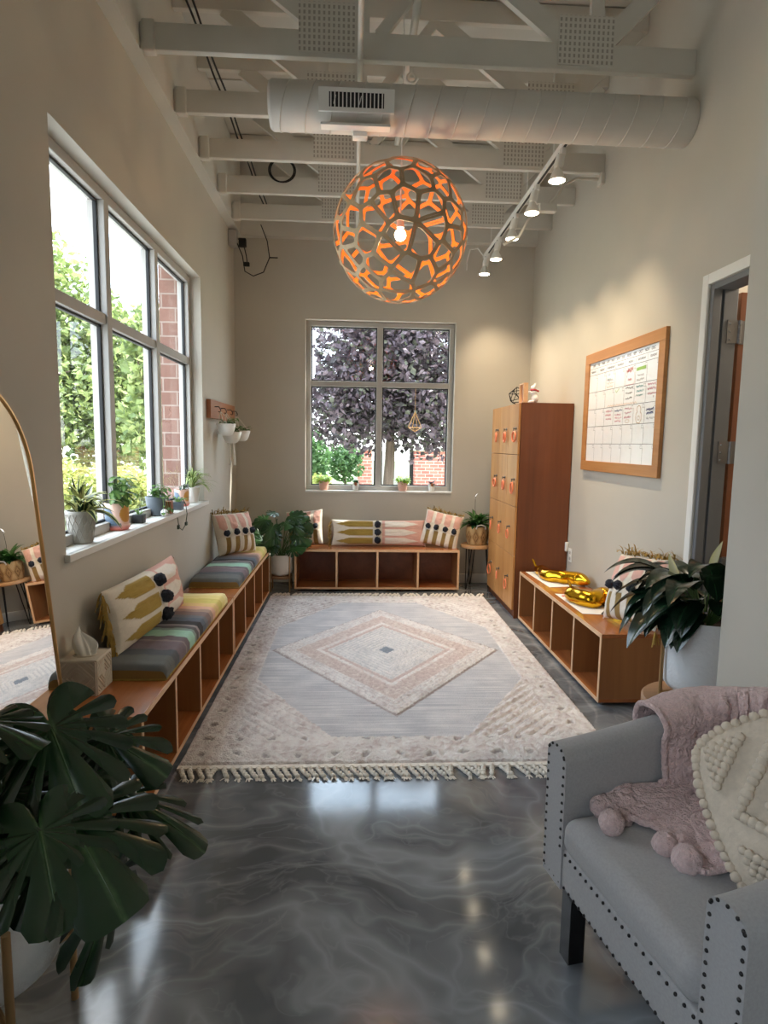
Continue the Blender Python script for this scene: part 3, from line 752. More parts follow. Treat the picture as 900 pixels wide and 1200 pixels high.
tree('purple_leaf_tree', 'dark purple-leaved tree with a slim trunk outside the back window', (.62, 11.5, -.22), [((.72, 11.5, 3.1), (1.45, 1.4, 1.5)), ((-.02, 11.3, 2.15), (1.0, 1.0, .85)), ((1.5, 11.4, 2.15), (1.1, 1.0, .95)), ((.95, 11.5, 4.3), (1.2, 1.1, 1.0))], 21000, .115, PUR, None, .12, seed=3)
TG = 'green trees outside the window wall'
tree('leafy_tree', 'tall bright green tree outside the window wall, nearest the arched mirror', (-6.7, 14, -.22), [((-6.8, 14, 4.4), (1.2, 1.3, 1.5)), ((-6.5, 14, 2.4), (1.3, 1.3, 1.5))], 6000, .16, GRN, TG, .13, seed=11)
tree('leafy_tree', 'medium bright green tree outside, seen through the middle of the window wall', (-5.7, 14.6, -.22), [((-5.75, 14.6, 3.5), (.9, 1.1, 1.3)), ((-5.6, 14.6, 2.0), (1.1, 1.1, 1.2))], 5200, .16, GRN, TG, .11, seed=12)
tree('leafy_tree', 'slim green tree outside, seen beside the brick window edge', (-3.55, 11.2, -.22), [((-3.55, 11.2, 3.0), (.5, .6, 1.0)), ((-3.6, 11.2, 1.7), (.55, .6, .8))], 1700, .17, GRN, TG, .07, seed=13)
tree('leafy_tree', 'wide green tree standing farthest back outside the window wall', (-7.6, 20, -.22), [((-7.6, 20, 3.0), (2.6, 1.5, 1.7)), ((-6.0, 20.5, 2.4), (1.6, 1.3, 1.4))], 4200, .26, DGR, TG, .14, seed=14)
SG = 'clipped shrubs outside'
def shrub(label, c, r, cols, n, seed, size=.12):
    tree('shrub', label, (c[0], c[1], -.22), [(c, r)], n, size, cols, SG, .04, 'shrub', seed)
shrub('low yellow-green shrub outside the window wall, nearest the mirror', (-6.0, 12.4, .45), (.9, .7, .65), YEL, 1500, 21)
shrub('low yellow-green shrub outside the middle of the window wall', (-4.85, 12.6, .4), (.75, .7, .6), YEL, 1300, 22)
shrub('low yellow-green shrub outside beside the brick window edge', (-4.0, 13, .4), (.6, .6, .6), YEL, 1000, 23)
shrub('round green shrub outside the back window beside the brick wall', (-.2, 14.5, 1.05), (.45, .45, .5), DGR, 1300, 24, .1)
shrub('tall green shrub outside the back window at its far edge', (-1.0, 13.6, 1.1), (.5, .5, .75), DGR, 1600, 25, .11)
shrub('yellow flowering shrub low outside the back window', (-.72, 11.6, .62), (.38, .4, .28), YEL, 700, 26, .09)
en = thing('brick_enclosure', 'red brick enclosure wall with a stone cap behind the purple tree', 'brick wall', (1.8, 16, -.22))
MB().box(.12, .5, 16, 16.4, -.22, 1.32).box(1.62, 5.5, 16, 16.4, -.22, 1.32).build('wall', 'brick_far', en, smooth=False)
MB().box(.08, .54, 15.96, 16.44, 1.32, 1.42, bev=.01).box(1.58, 5.55, 15.96, 16.44, 1.32, 1.42, bev=.01).build('cap', 'stone_cap', en)
gt = thing('boarded_gate', 'grey boarded gate with dark posts in the brick enclosure', 'gate', (1.06, 16.2, -.22))
for k in range(9): MB().box(.66+k*.09, .742+k*.09, 16.15, 16.19, -.15, 1.3, bev=.006).build('board', 'grey_boards', gt)
for x in (.55, 1.5): MB().box(x, x+.1, 16.12, 16.22, -.22, 1.4, bev=.006).build('post', 'black_metal', gt)
MB().box(.502, 1.618, 16.1, 16.24, 1.4, 1.5, bev=.006).build('lintel', 'stone_cap', gt)
# ================================================================== FURNITURE
def colorize(mb, start, fn):
    mb.hascol = True
    for i in range(start, len(mb.v)): mb.col[i] = fn(*mb.v[i])
def basis(X, Y, Z, o):
    return Matrix(((X[0], Y[0], Z[0], o[0]), (X[1], Y[1], Z[1], o[1]), (X[2], Y[2], Z[2], o[2]), (0, 0, 0, 1)))
def facing(normal, o, roll=0.0):
    Z = Vector(normal).normalized(); X = Vector((0, 0, 1)).cross(Z).normalized(); Y = Z.cross(X)
    X, Y = X*math.cos(roll)+Y*math.sin(roll), Y*math.cos(roll)-X*math.sin(roll)
    return basis(X, Y, Z, o)

def make_bench(L, loc, rot, label, D=.39, H=.433):
    t = thing('storage_bench', label, 'bench', loc, rot, 'open cubby benches around the room')
    T = .02
    MB().box(0, L, .004, D, H-T-.004, H, bev=.002).build('seat_top', 'cherry_cross', t, local=True, smooth=False)
    MB().box(0, L, 0, .004, H-T-.004, H).box(0, L, 0, .004, .025, .025+T).build('edge_band', 'oak_edge', t, local=True, smooth=False)
    MB().box(0, L, .004, D, .025, .025+T).build('bottom_panel', 'cherry_cross', t, local=True, smooth=False)
    MB().box(.0, L, D-.012, D-.001, .045, H-T-.005).build('back_panel', 'cherry_side', t, local=True, smooth=False)
    for k in range(5):
        x = k*(L-T)/4
        m = MB().box(x, x+T, .004, D-(.0 if k in (0, 4) else .013), .045, H-T-.004).box(x, x+T, 0, .004, .045, H-T-.004, 1)
        m.build('end_panel' if k in (0, 4) else 'divider', ['cherry_end', 'oak_edge'], t, local=True, smooth=False)
    for x in (.04, L/2, L-.04):
        for y in (.04, D-.05): MB().tube([(x, y, 0), (x, y, .012), (x, y, .0255)], [.014, .014, .008], 12).build('foot', 'steel', t, local=True)
    return t
make_bench(1.815, (-.808, 2.3, 0), PI/2, 'open cubby bench under the window wall carrying the tissue box')
make_bench(1.765, (-.808, 4.13, 0), PI/2, 'open cubby bench in the far window-wall corner carrying one square pillow and a striped cushion')
make_bench(1.67, (-.578, 6.055, 0), 0, 'open cubby bench under the back window with three pillows')
make_bench(1.723, (1.431, 5.04, 0), -PI/2, 'open cubby bench below the wall calendar with gold balloons on it')

# striped seat cushions
ST = [(0, (104, 106, 104)), (.10, (86, 90, 94)), (.16, (118, 104, 110)), (.245, (142, 128, 128)), (.26, (112, 100, 104)), (.30, (160, 200, 180)), (.375, (132, 150, 140)), (.40, (90, 86, 88)), (.43, (150, 140, 140)), (.45, (52, 52, 56)),
      (.50, (88, 96, 108)), (.55, (108, 110, 116)), (.585, (128, 108, 104)), (.64, (166, 138, 124)), (.68, (216, 172, 146)), (.73, (222, 190, 128)), (.80, (216, 198, 112)), (.875, (232, 214, 140)), (.94, (238, 224, 164)), (1.01, (238, 224, 164))]
def stripe(y, x):
    y += .006*fbm(x*9, y*3, 3); c = ST[0][1]
    for p, q in ST:
        if y >= p: c = q
    k = 1+.10*fbm(x*4, y*150, 1, 2)+.06*fbm(x*60, y*60, 2, 1); r = rgb(*c); return (r[0]*k, r[1]*k, r[2]*k, 1)
def seat_cushion(x0, x1, y0, y1, z0, h, label):
    t = thing('seat_cushion', label, 'cushion', ((x0+x1)/2, (y0+y1)/2, z0), 0, 'striped seat cushions')
    A = MB(); nx, ny = 26, 150
    def top(u, v):
        x = x0+(x1-x0)*u; y = y0+(y1-y0)*v
        ex = min(u, 1-u)*(x1-x0); ey = min(v, 1-v)*(y1-y0); r = .028
        def rr(e): return 0 if e >= r else r-math.sqrt(max(0, r*r-(r-e)**2))
        return (x, y, z0+h-rr(ex)-rr(ey)*.9+.006*fbm(x*5, y*5)+.008*math.sin(PI*u)*math.sin(PI*v))
    def u_(i):   # closer rows near the rim
        return i
    A.grid(top, nx, ny, 0, lambda u, v: stripe(v, x0+(x1-x0)*u))
    n0 = len(A.v)
    MU = rgb(140, 112, 62)
    def wall(fn, n, cf):
        A.grid(fn, n, 3, 0, cf)
    wall(lambda u, v: (x1, y0+(y1-y0)*u, top(1, u)[2]*v+(1-v)*(z0+.002)), 150, lambda u, v: stripe(u, x1))
    wall(lambda u, v: (x0, y1-(y1-y0)*u, top(0, 1-u)[2]*v+(1-v)*(z0+.002)), 150, lambda u, v: stripe(1-u, x0))
    wall(lambda u, v: (x0+(x1-x0)*u, y0, top(u, 0)[2]*v+(1-v)*(z0+.002)), 26, lambda u, v: MU)
    wall(lambda u, v: (x1-(x1-x0)*u, y1, top(1-u, 1)[2]*v+(1-v)*(z0+.002)), 26, lambda u, v: rgb(236, 222, 160))
    A.add([(x0, y0, z0+.002), (x1, y0, z0+.002), (x1, y1, z0+.002), (x0, y1, z0+.002)], [(0, 3, 2, 1)], 0, None, [MU]*4)
    A.build('cover', 'woven', t, angle=60)
    mp = MB(); k = .004
    mp.tube([(x0+k, y0, z0+.004), (x1-k, y0, z0+.004), (x1, y0+k, z0+.004), (x1, y1-k, z0+.004), (x1-k, y1, z0+.004), (x0+k, y1, z0+.004)], .004, 6); mp.build('piping', 'fringe_mustard', t)
seat_cushion(-1.185, -.822, 2.66, 3.99, .433, .07, 'striped grey to yellow seat cushion with a long pillow and beside the tissue box')
seat_cushion(-1.185, -.822, 4.4, 5.84, .433, .07, 'striped grey to yellow seat cushion in the far corner under a square pillow')

# pillows
CR, PK, MUS = rgb(222, 212, 196), rgb(214, 168, 154), rgb(168, 140, 66)
def weave(c, u, v):
    k = 1+.08*fbm(u*40, v*40, 5, 2); return (c[0]*k, c[1]*k, c[2]*k, 1)
def pat_lumbar(u, v):      # u -1..1 along the length, v -1..1 upwards
    vv = (v+1)/2*3; row = vv % 1; d = abs(row-.5)
    if u < -.12 and u > -.92:
        step = math.floor((u+.92)/.035)*.035; lim = min(.36, .03+step*1.15)
        if d < lim: return MUS, .5+.5*math.sin(row*70)
        return CR, 0
    if u <= -.92: return CR, 0
    if u < .08: return CR, 0
    if u > .14 and u < .86:
        step = math.floor((.86-u)/.035)*.035; lim = min(.36, .03+step*1.15)
        if d < lim: return rgb(226, 218, 206), .5+.5*math.sin(u*160)*.6
        return PK, 0
    return PK, 0
def pat_square(u, v):
    if v > .12 and v < .9:
        w_ = (u+1)/2*4.0; f = w_ % 1; d = abs(f-.5); tcap = (v-.12)/.78
        lim = .33*min(1, (tcap*6)**.5 if tcap < .17 else 1)
        if d < lim: return PK, .8
        return CR, 0
    if v < -.2:
        w_ = (u+1)/2*4.5; f = w_ % 1
        if f < .52: return rgb(226, 218, 204), .7
        return rgb(150, 122, 70), 0
    return CR, 0
def pillow(name, label, w_, h_, t_, Mx, pat, poms, fr, group, tassels=(), nu=110, nv=60):
    o = Mx @ Vector((0, 0, 0)); t = thing(name, label, 'pillow', tuple(o), 0, group)
    def shape(u, v, sg):
        e = max(0, (1-u*u)*(1-v*v)); z = t_/2*(e**.4)
        x = w_/2*u*(1-.05*(1-v*v)*abs(u)**2); y = h_/2*v*(1-.06*(1-u*u)*abs(v)**2)
        z += .008*fbm(u*3, v*3, sg)*e**.3
        return x, y, z
    A = MB()
    def front(a, b):
        u, v = 2*a-1, 2*b-1; x, y, z = shape(u, v, 1); r = pat(u, v)[1]*min(1, (1-u*u)*(1-v*v)*6); return Mx @ Vector((x, y, z+.0045*r))
    def back(a, b):
        u, v = 1-2*a, 2*b-1; x, y, z = shape(u, v, 2); return Mx @ Vector((x, y, -z*.8))
    A.grid(front, nu, nv, 0, lambda a, b: weave(pat(2*a-1, 2*b-1)[0], a*9, b*6)); A.grid(back, 30, 20, 0, lambda a, b: CR)
    A.build('cover', 'woven', t, angle=80)
    for (u, v, r) in poms:
        x, y, z = shape(u, v, 1); MB().ball(tuple(Mx @ Vector((x, y, z+r*.55))), r, 16, 10, 0, .35).build('pompom', 'pompom_black', t)
    for (edge, mat, ln, n) in fr:
        F_ = MB(); rnd = random.Random(3)
        for k in range(n):
            s = -1+2*(k+.5)/n
            if edge == 'left': p = (-w_/2*.985, h_/2*s, 0); d_ = (-1, rnd.gauss(-.5, .3), rnd.gauss(.1, .5))
            elif edge == 'right': p = (w_/2*.985, h_/2*s, 0); d_ = (1, rnd.gauss(-.5, .3), rnd.gauss(.1, .5))
            else: p = (w_/2*s, h_/2*.985, 0); d_ = (rnd.gauss(0, .35), 1, rnd.gauss(.2, .5))
            for q in range(3):
                dv = Mx.to_3x3() @ Vector((d_[0]+rnd.gauss(0, .2), d_[1]+rnd.gauss(0, .2), d_[2]+rnd.gauss(0, .2)))
                F_.blade(tuple(Mx @ Vector(p)), dv, ln*rnd.uniform(.7, 1.1), .007, 2.4, 5, .0, 'x')
        F_.build('fringe', mat, t)
    for (u, v, mat) in tassels:
        T_ = MB(); rnd = random.Random(4)
        for q in range(14):
            dv = Vector((rnd.gauss(0, .4), rnd.gauss(0, .4), -1)); T_.blade(tuple(Mx @ Vector((w_/2*u, h_/2*v, 0))), dv, .085*rnd.uniform(.8, 1.1), .007, .8, 4, 0, 'x')
        T_.build('tassel', mat, t)
    return t
LP = [(-.02, .62, .034), (-.02, 0, .034), (-.02, -.62, .034)]
PG = 'pillows with black pompoms'
LF = [('left', 'fringe_mustard', .075, 26), ('right', 'fringe_cream', .03, 22)]
SF = [('top', 'fringe_mustard', .06, 40)]
SP = [(-.72, -.02, .027), (-.26, -.02, .027), (.22, -.02, .027), (.7, -.02, .027)]
pillow('lumbar_pillow', 'long mustard, cream and pink pillow on the bench beside the tissue box', .92, .31, .18, facing((.97, -.05, .20), (-1.09, 3.24, .654)), pat_lumbar, LP, LF, PG)
pillow('lumbar_pillow', 'long mustard, cream and pink pillow centred under the back window', .98, .27, .13, facing((0, -1, .22), (.27, 6.29, .572)), pat_lumbar, LP, LF, PG)
pillow('square_pillow', 'square pillow on the window-wall bench in front of the far corner plant', .40, .37, .19, facing((.74, -.64, .3), (-1.05, 5.42, .688)), pat_square, SP, SF, PG, nu=70)
pillow('square_pillow', 'square pillow on the back bench half hidden by the floor plant', .40, .37, .14, facing((-.25, -1, .36), (-.50, 6.32, .615), .12), pat_square, SP, [], PG, nu=70)
pillow('square_pillow', 'square pillow on the back bench beside the basket plant', .40, .37, .14, facing((-.2, -1, .36), (.93, 6.26, .615), -.2), pat_square, SP, SF, PG, nu=70)
pillow('square_pillow', 'square pillow on the calendar-side bench behind the peace lily', .44, .42, .17, facing((-.92, -.22, .34), (1.70, 3.47, .655), .10), pat_square, SP, [('top', 'fringe_mustard', .075, 44)], PG, tassels=((-1, -1, 'fringe_cream'), (1, -1, 'fringe_mustard')), nu=70)

# tissue box
t = thing('tissue_box', 'carved cream tissue box with a tissue on the bench end', 'tissue box', (-1.13, 2.6, .433))
tb = MB(); S = .155; x0, y0, z0 = -1.213, 2.497, .433
tb.box(x0, x0+S, y0, y0+S, z0, z0+.15, bev=.003)
def carve(P):
    segs = []
    def ln(a, b): segs.append((a, b))
    n = .5
    for k in (.18, .3, .42): ln((.5-k, .5), (.5, .5+k)); ln((.5, .5+k), (.5+k, .5)); ln((.5+k, .5), (.5, .5-k)); ln((.5, .5-k), (.5-k, .5))
    for k in (.1, .22, .34):
        for sx in (0, 1):
            for sy in (0, 1):
                ax = abs(sx-.03); ay = abs(sy-.03)
                ln((abs(sx-.04), abs(sy-k)), (abs(sx-k), abs(sy-.04)))
    ln((.03, .03), (.97, .03)); ln((.97, .03), (.97, .97)); ln((.97, .97), (.03, .97)); ln((.03, .97), (.03, .03))
    for a, b in segs: tb.tube([P(*a), P(*b)], .0048, 6)
carve(lambda a, b: (x0+S*a, y0, z0+.15*b)); carve(lambda a, b: (x0+S, y0+S*a, z0+.15*b))
tb.tube([(x0+S/2+.045*math.cos(a*PI/10), y0+S/2+.03*math.sin(a*PI/10), z0+.151) for a in range(20)], .004, 6, closed=True)
tb.tube([(x0, y0, z0+.15), (x0+S, y0, z0+.15), (x0+S, y0+S, z0+.15), (x0, y0+S, z0+.15)], .0035, 6, closed=True)
tb.build('cover', 'tissue_box_shell', t)
ts = MB()
def tis(u, v):
    a = 2*PI*u; k = (1-v)**.8; r = (.038*(1-v)**.9+.022*math.sin(PI*v)**1.5)*(1+.45*math.sin(3*a+v*2)*(.3+v)+.16*math.sin(7*a+3*v))
    return (x0+S/2+r*math.cos(a)-.02*v, y0+S/2+r*.55*math.sin(a)+.004, z0+.146+.125*v-.012*v*math.cos(a))
ts.grid(tis, 36, 14); ts.build('tissue', 'tissue', t, angle=80)

# arched mirror leaning on the wall
mi = thing('arched_mirror', 'tall arched mirror with a thin gold frame leaning on the window wall', 'mirror', (-1.05, 1.935, 0))
lean = math.atan2(.15, 1.77); Mm = basis((0, 1, 0), (-math.sin(lean), 0, math.cos(lean)), (math.cos(lean), 0, math.sin(lean)), (-1.052, 1.935, .003))
MW, MS, MR = .33, 1.37, .33
out = [(-MW, 0), (MW, 0)]+[(MR*math.cos(a*PI/28), MS+MR*math.sin(a*PI/28)) for a in range(29)]
g = MB(); g.add([Mm @ Vector((a, b, .008)) for a, b in out], [tuple(range(len(out)))]); g.build('glass', 'mirror_silver', mi, smooth=False)
bk = MB().prism(out, -.008, .004); bk.v = [tuple(Mm @ Vector(p)) for p in bk.v]; bk.build('backing', 'black_metal', mi, smooth=False)
fr = MB(); fr.tube([Mm @ Vector((a, b, .004)) for a, b in out], .011, 8, closed=True); fr.build('frame', 'brass', mi)

# locker cabinet
lk = thing('locker_cabinet', 'tall wooden locker cabinet with twelve doors and coral key rings', 'locker', (1.63, 5.6, 0))
LX, LY0, LY1, LZ = 1.41, 5.11, 6.086, 1.86
b_ = MB().box(LX, 1.855, LY0, LY0+.018, 0, LZ).box(LX, 1.855, LY1-.018, LY1, 0, LZ).box(LX, 1.855, LY0+.018, LY1-.018, LZ-.018, LZ).box(1.84, 1.855, LY0+.018, LY1-.018, .07, LZ-.018).box(LX+.05, 1.84, LY0+.018, LY1-.018, .052, .07)
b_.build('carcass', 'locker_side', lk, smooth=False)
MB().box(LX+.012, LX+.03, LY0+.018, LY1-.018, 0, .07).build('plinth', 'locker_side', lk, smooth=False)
ZR = [.073, .55, .976, 1.422, 1.857]; DW = (LY1-LY0-.006)/3
knobs = []
for r in range(4):
    for c in range(3):
        ya = LY0+.003+c*DW+.002; yb_ = ya+DW-.004
        dd = MB().box(LX-.021, LX-.002, ya, yb_, ZR[r]+.002, ZR[r+1]-.002, bev=.0025).build('door', 'locker_door', lk, smooth=False)
        ky = ya+(.06 if r > 1 else .16); kz = [.345, .79, 1.21, 1.645][r]
        k_ = MB().tube([(LX-.020, ky, kz), (LX-.028, ky, kz), (LX-.031, ky, kz)], [.012, .012, .008], 14).tube([(LX-.03, ky, kz), (LX-.05, ky, kz)], [.0035, .007], 8)
        k_.build('lock', 'steel', dd); knobs.append((r, c, ky, kz))
rn = ['bottom-row', 'third-row', 'second-row', 'top-row']; cn = ['closest to the calendar', 'in the middle', 'closest to the back wall']
for r, c, ky, kz in knobs:
    kr = thing('key_ring', 'coral key ring hanging from the %s locker door %s' % (rn[r], cn[c]), 'key ring', (LX-.045, ky, kz-.12), 0, 'key rings on the locker doors')
    m_ = MB(); rnd = random.Random(r*3+c); R_ = .038*rnd.uniform(.85, 1.15); yy = ky+rnd.uniform(-.012, .012); wob = rnd.uniform(-.5, .5); pts = []
    for i in range(44):
        a = 2*PI*i/44; pts.append((LX-.043+R_*.35*math.cos(a)*wob, yy+R_*math.cos(a)*(.75 if r < 2 else .9), kz-.03-R_*1.05+R_*1.1*math.sin(a)))
    m_.tube(pts, .0052 if r < 2 else .008, 8, closed=True); m_.build('coil', 'coral_coil', kr)
    MB().tube([(LX-.043, ky, kz), (LX-.046, ky, kz-.014), (LX-.044, yy, kz-.03)], .003, 6).build('link', 'steel', kr)

# wall calendar
cal = thing('wall_calendar', 'framed whiteboard month calendar on the wall above the bench', 'calendar', (XR-.012, 4.22, 1.315))
CY0, CY1, CZ0, CZ1 = 3.597, 4.845, 1.316, 2.214; W = .075
fr = MB()
for a, b, c, d_ in ((CY0, CY1, CZ0, CZ0+W), (CY0, CY1, CZ1-W, CZ1)): fr.box(XR-.026, XR-.001, a, b, c, d_, bev=.002)
for a, b in ((CY0, CY0+W), (CY1-W, CY1)): fr.box(XR-.026, XR-.001, a, b, CZ0+W, CZ1-W, bev=.002)
fr.build('frame', 'calendar_frame', cal, smooth=False)
BY0, BY1, BZ0, BZ1 = CY0+W, CY1-W, CZ0+W, CZ1-W
bd = MB().box(XR-.014, XR-.002, BY0, BY1, BZ0, BZ1).build('board', 'whiteboard', cal, smooth=False)
CX = XR-.0152
def P(a, b): return (CX, BY1-a*(BY1-BY0), BZ1-b*(BZ1-BZ0))    # a 0..1 from far to near, b 0..1 downwards
INK = {}
def stroke(ink, pts, wd=.0022):
    m_ = INK.setdefault(ink, MB()); q = [Vector(P(*p)) for p in pts]
    for i in range(len(q)-1):
        d_ = q[i+1]-q[i]; wd_ = wd*.62
        if d_.length < 1e-6: continue
        s = d_.cross(Vector((1, 0, 0))).normalized()*wd_/2; e_ = d_.normalized()*wd_*.4
        m_.add([q[i]-e_+s, q[i]-e_-s, q[i+1]+e_-s, q[i+1]+e_+s], [(0, 1, 2, 3)])
HB_ = [.06, .125]; RB = [.125+i*.175 for i in range(6)]
stroke('ink_black', [(0, .06), (1, .06)], .003)
for r in RB[:-1]: stroke('ink_black', [(0, r), (1, r)], .0035)
for c in range(1, 7):
    stroke('ink_black', [(c/7, .07), (c/7, .118)], .0025)
    for r in range(5):
        stroke('ink_grey', [(c/7, RB[r]+.035), (c/7, RB[r+1])], .0035)
for r in range(5):
    for c in range(7):
        x = (c+1)/7-.006; z = RB[r]+.012; m_ = 'ink_grey'
        stroke(m_, [(x-.022, z), (x, z), (x, z+.026), (x-.022, z+.026), (x-.022, z)], .0025)
def text(ink, s, a, b, size):
    c = bpy.data.curves.new('writing', 'FONT'); c.body = s; c.size = size; c.align_x = 'CENTER'; c.align_y = 'CENTER'
    o = bpy.data.objects.new('writing', c); COL.objects.link(o); bpy.context.view_layer.update()
    me = o.to_mesh(); m_ = INK.setdefault(ink, MB()); p = P(a, b)
    m_.add([(CX, p[1]-v.co.x, p[2]+v.co.y) for v in me.vertices], [tuple(f.vertices) for f in me.polygons])
    o.to_mesh_clear(); bpy.data.objects.remove(o); bpy.data.curves.remove(c)
for i, s in enumerate('JAN FEB MAR APR MAY JUN JUL AUG SEP OCT NOV DEC'.split()):
    text('ink_black' if i not in (3, 4, 5, 6) else 'ink_grey', s, .075+i*.077, .032, .028)
for i, s in enumerate('MONDAY TUESDAY WEDNESDAY THURSDAY FRIDAY SATURDAY SUNDAY'.split()): text('ink_black', s, (i+.5)/7, .093, .021)
def scribble(ink, c, r, rows, seed, a0=.12, a1=.88, wd=.003, z0=.3, dz=.22, amp=.05):
    rnd = random.Random(seed)
    for k in range(rows):
        zz = RB[r]+.175*(z0+dz*k); n = 26; lo = a0+rnd.uniform(0, .08); hi = a1-rnd.uniform(0, .15)
        stroke(ink, [((c+lo+(hi-lo)*i/n)/7, zz+.175*amp*rnd.uniform(-1, 1)*(1.6 if i % 6 == 0 else 1)) for i in range(n+1)], wd)
scribble('ink_red', 4, 0, 1, 1, z0=.26, wd=.005, amp=.11); stroke('ink_red', [((4+.12)/7, .25), ((4+.1)/7, .295), ((4+.92)/7, .295), ((4+.9)/7, .2), ((4+.6)/7, .145), ((4+.3)/7, .16), ((4+.12)/7, .25)], .003); scribble('ink_red', 4, 0, 1, 31, a0=.3, a1=.7, z0=.72, amp=.07)
scribble('ink_teal', 2, 0, 2, 2, a1=.6, z0=.2); scribble('ink_grey', 2, 0, 1, 3, z0=.5); scribble('ink_orange', 2, 0, 2, 4, z0=.66, dz=.2)
stroke('ink_green', [(5.14/7, .176), (5.86/7, .172)], .034); scribble('ink_grey', 5, 0, 2, 6, z0=.6)
stroke('ink_green', [(3.1/7, .32), (3.2/7, .345), (3.5/7, .31)], .006)
scribble('ink_black', 4, 1, 3, 7, wd=.004, z0=.14, dz=.26); scribble('ink_teal', 5, 1, 3, 8, wd=.005, z0=.16); scribble('ink_pink', 6, 1, 3, 9, wd=.005, z0=.15); scribble('ink_red', 6, 1, 1, 19, a0=.6, a1=.8, z0=.75)
stroke('ink_orange', [((2.3+i*.06)/7, .462+.008*math.sin(i*1.7)) for i in range(50)], .004)
scribble('ink_pink', 2, 2, 3, 10, wd=.005, z0=.2); scribble('ink_blue', 3, 2, 1, 11, wd=.004, z0=.24); scribble('ink_pink', 3, 2, 3, 12, wd=.004, z0=.45, dz=.17); stroke('ink_blue', [((3.1+i*.08)/7, .505+.012*abs(math.sin(i*.8))) for i in range(11)], .004)
scribble('ink_pink', 4, 2, 3, 13, wd=.005, z0=.18); stroke('ink_ochre', [((4.45+.2*math.cos(a*PI/8))/7, .62+.014*math.sin(a*PI/8)) for a in range(17)], .003)
hand = [(.35, .16), (.3, .3), (.38, .4), (.26, .5), (.25, .75), (.36, .95), (.6, .97), (.74, .8), (.72, .5), (.62, .42), (.68, .28), (.6, .15), (.48, .1), (.35, .16)]
stroke('ink_ochre', [((5+a)/7, RB[2]+.175*b) for a, b in hand], .005); stroke('ink_ochre', [((5.5+.1*math.cos(a*PI/6))/7, RB[2]+.125+.018*math.sin(a*PI/6)) for a in range(13)], .004)
scribble('ink_blue', 6, 2, 2, 14, wd=.006, z0=.34, dz=.18, amp=.07); scribble('ink_grey', 6, 2, 1, 15, z0=.75)
IA = MB()
for i, (ink, m_) in enumerate(INK.items()): IA.add(m_.v, m_.f, i)
IA.build('lettering', list(INK), bd, smooth=False)
ol = thing('wall_outlet', 'white wall outlet low on the wall between locker and bench', 'outlet', (XR-.004, 5.03, .52))
MB().box(XR-.008, XR-.001, 4.995, 5.065, .52, .635, bev=.003).build('plate', 'white_paint', ol)
for z in (.55, .6): MB().box(XR-.0095, XR-.0078, 5.015, 5.045, z-.012, z+.012).build('socket', 'grey_ceramic', ol, smooth=False)
tag(MB().box(XR-.03, XR-.001, 5.075, 5.105, .6, .68, bev=.006).build('plug_adapter', 'white_paint'), 'small white plug adapter on the wall beside the locker', 'adapter')

# locker-top ornaments
gm = MB(); ic = []
ph = (1+5**.5)/2
for a in (-1, 1):
    for b in (-ph, ph): ic += [(0, a, b), (a, b, 0), (b, 0, a)]
R3 = Matrix.Rotation(.5, 3, 'Z') @ Matrix.Rotation(.36, 3, 'X')
icp = [R3 @ Vector(p)*.046 for p in ic]; zmin = min(p.z for p in icp)
icp = [p+Vector((1.51, 5.62, LZ+.0035-zmin)) for p in icp]
for i in range(12):
    for j in range(i):
        if abs((icp[i]-icp[j]).length-.092) < .01: gm.tube([icp[i], icp[j]], .0035, 6)
tag(gm.build('wire_polyhedron', 'black_metal'), 'black wire geometric ornament on top of the locker', 'ornament')
pf = thing('picture_frame', 'small pale wooden picture frame on top of the locker', 'picture frame', (1.47, 5.29, LZ))
A = MB()
for a, b, c, d_ in ((5.22, 5.36, 0, .014), (5.22, 5.36, .161, .175), (5.22, 5.234, .014, .161), (5.346, 5.36, .014, .161)): A.box(1.45, 1.49, a, b, LZ+c, LZ+d_, bev=.002)
A.build('frame', 'oak_edge', pf, smooth=False); MB().box(1.474, 1.488, 5.234, 5.346, LZ+.014, LZ+.161).build('picture', 'frame_peach', pf, smooth=False)
an = thing('animal_figurine', 'white animal figurine with a red scarf on top of the locker', 'figurine', (1.53, 5.17, LZ))
sk = MB(); o_ = Vector((1.535, 5.17, LZ))
sk.ball(o_+Vector((0, 0, .04)), .03, 14, 10, sc=(1, .9, 1.3)).ball(o_+Vector((-.01, 0, .086)), .022, 14, 10, sc=(1, .9, 1.3)).ball(o_+Vector((-.016, 0, .128)), .021, 14, 10, sc=(1.15, .95, 1))
for s in (-1, 1):
    sk.tube([o_+Vector((-.006, s*.012, .14)), o_+Vector((.0, s*.014, .17))], [.009, .003], 8)
    sk.tube([o_+Vector((-.01, s*.016, .09)), o_+Vector((-.04, s*.014, .085)), o_+Vector((-.05, s*.01, .1))], [.009, .008, .007], 8)
    sk.ball(o_+Vector((-.03, s*.016, .012)), .014, 10, 8, sc=(1.7, .9, .85))
sk.build('body', 'white_glaze', an); MB().tube([o_+Vector((.022*math.cos(a*PI/10)-.014, .02*math.sin(a*PI/10), .109)) for a in range(20)], .007, 8, closed=True).tube([o_+Vector((.008, .0, .108)), o_+Vector((.032, .004, .1))], [.006, .008], 8).build('scarf', 'red_scarf', an)

